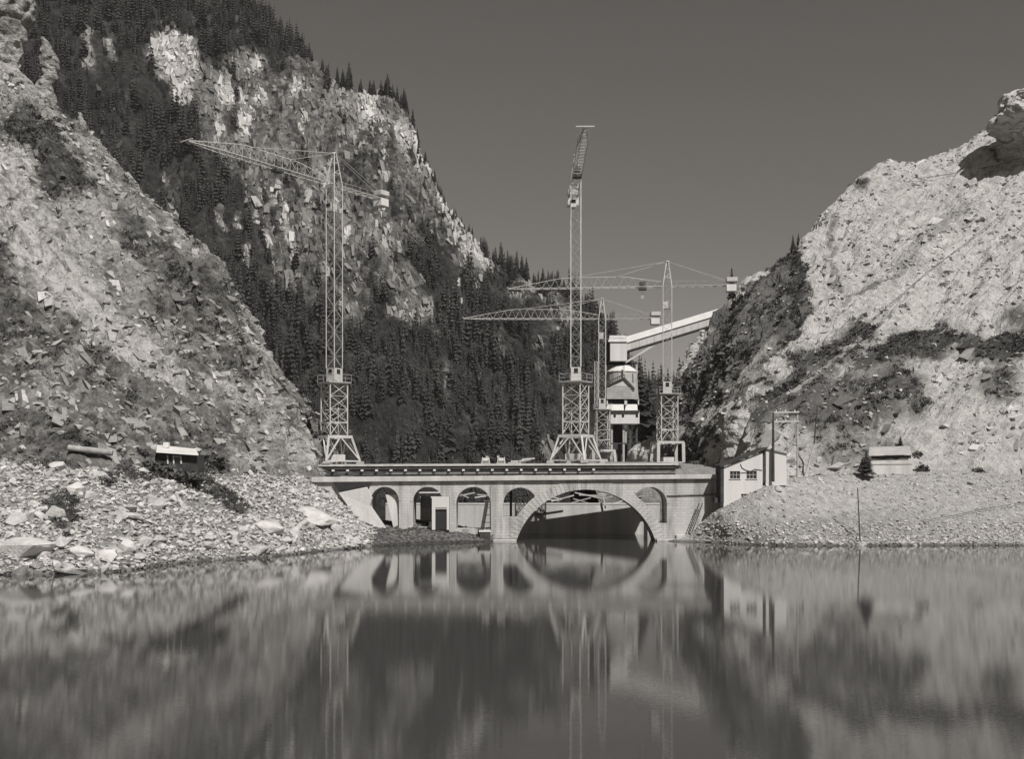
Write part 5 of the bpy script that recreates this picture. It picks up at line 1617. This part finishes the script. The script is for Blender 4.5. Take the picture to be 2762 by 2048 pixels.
def bush(px, py, wpx, label, terr=('left_bank', 'left_hillside'), hk=.8, group=None, d=None):
    p = W(px, py, d) if d else on_terrain(terr, px, py)
    if p is None: return
    s = wpx * p.y / FPX / 2
    o = bpy.data.objects.new('bush', shrub_me[(int(px) + int(py)) % 4]); COL.objects.link(o)
    o.location = p - Vector((0, 0, .1)); o.scale = (s, s, s * hk * 1.2); o.rotation_euler = (0, 0, px)
    tag(o, label, 'bush', group)
for px, py, w, lab in ((165, 1385, 46, 'dark bush among boulders on the left bank, upper left of the pair'), (205, 1400, 50, 'dark bush among boulders on the left bank, lower right of the pair'),
                       (182, 1440, 34, 'small dark bush just below the pair on the left bank'), (402, 1262, 70, 'scrubby bush left of the bank hut'), (450, 1282, 90, 'broad scrubby bush in front of the bank hut'),
                       (385, 1225, 50, 'tall bush behind the left end of the bank hut'), (575, 1250, 90, 'wide dark bush right of the bank hut'), (238, 1196, 44, 'dark rounded bush behind the pale pipe'),
                       (300, 1300, 40, 'small bush in the rubble below the pipe'), (520, 1280, 60, 'low bush under the right end of the bank hut'), (590, 1320, 40, 'small bush down the bank from the hut')):
    bush(px, py, w, lab)
for px, py, w, lab in ((437, 1276, 60, 'bushy clump hiding the left foot of the bank hut'), (478, 1284, 56, 'bushy clump hiding the middle of the bank hut wall'), (520, 1290, 60, 'bushy clump hiding the right foot of the bank hut')):
    bush(px, py, w, lab, d=T3 - .7)
for px, py, w, lab in ((2485, 1268, 50, 'ragged dark bush at the right end of the terrace hut'), (2475, 1225, 34, 'thin dark bush above the right end of the terrace hut'), (2640, 1262, 40, 'low bush on the right terrace under the pale outcrop')):
    bush(px, py, w, lab, ('right_bank', 'right_hillside'))
for px, py, w, lab in ((1870, 1250, 30, 'small dark bush right of the box portal crane'), (1893, 1225, 32, 'dark bush on the slope above the runway end'), (1815, 1262, 40, 'pale bush under the box portal crane')):
    bush(px, py, w, lab, ('right_hillside', 'works_yard'))

# lines across the right slope
def draped(name, pix_pts, lift, r, mat, label, cat):
    P = []
    for (x, y) in pix_pts:
        p = on_terrain(('right_hillside', 'right_bank'), x, y)
        if p: P.append(p + Vector((0, -.4, lift)))
    if len(P) > 1: cable(name, P, r, mat, label, cat)
draped('hauling_cable', [(2697, 582), (2600, 662), (2500, 745), (2430, 802), (2338, 878), (2270, 930), (2190, 985)], .5, .05, M['dark_steel'], 'long dark cable running diagonally down the right hillside', 'cable')
draped('path_rope', [(2455, 484), (2480, 488), (2560, 474), (2690, 450)], .4, .05, M['dark_steel'], 'dark rope strung below the ridge towards the overhanging rock', 'rope')
draped('mooring_cable', [(2480, 1405), (2560, 1392), (2660, 1372), (2790, 1348)], .15, .03, M['dark_steel'], 'thin cable lying across the right gravel bank', 'cable')

# ------------------------------------------------------------------ haze volume added to lift the dark tones
hz_ = MB(); hz_.box((0, 500, 225), (2600, 1900, 468))
ho = hz_.build('added_haze', None)
hm = bpy.data.materials.new('added_haze'); hm.use_nodes = True
hn, hl_ = hm.node_tree.nodes, hm.node_tree.links
hn.clear()
vol = hn.new('ShaderNodeVolumePrincipled')
vol.inputs['Color'].default_value = grey(0.95)
vol.inputs['Density'].default_value = HAZE
ot = hn.new('ShaderNodeOutputMaterial')
hl_.new(vol.outputs[0], ot.inputs['Volume'])
ho.data.materials.clear(); ho.data.materials.append(hm)
tag(ho, kind='stuff')
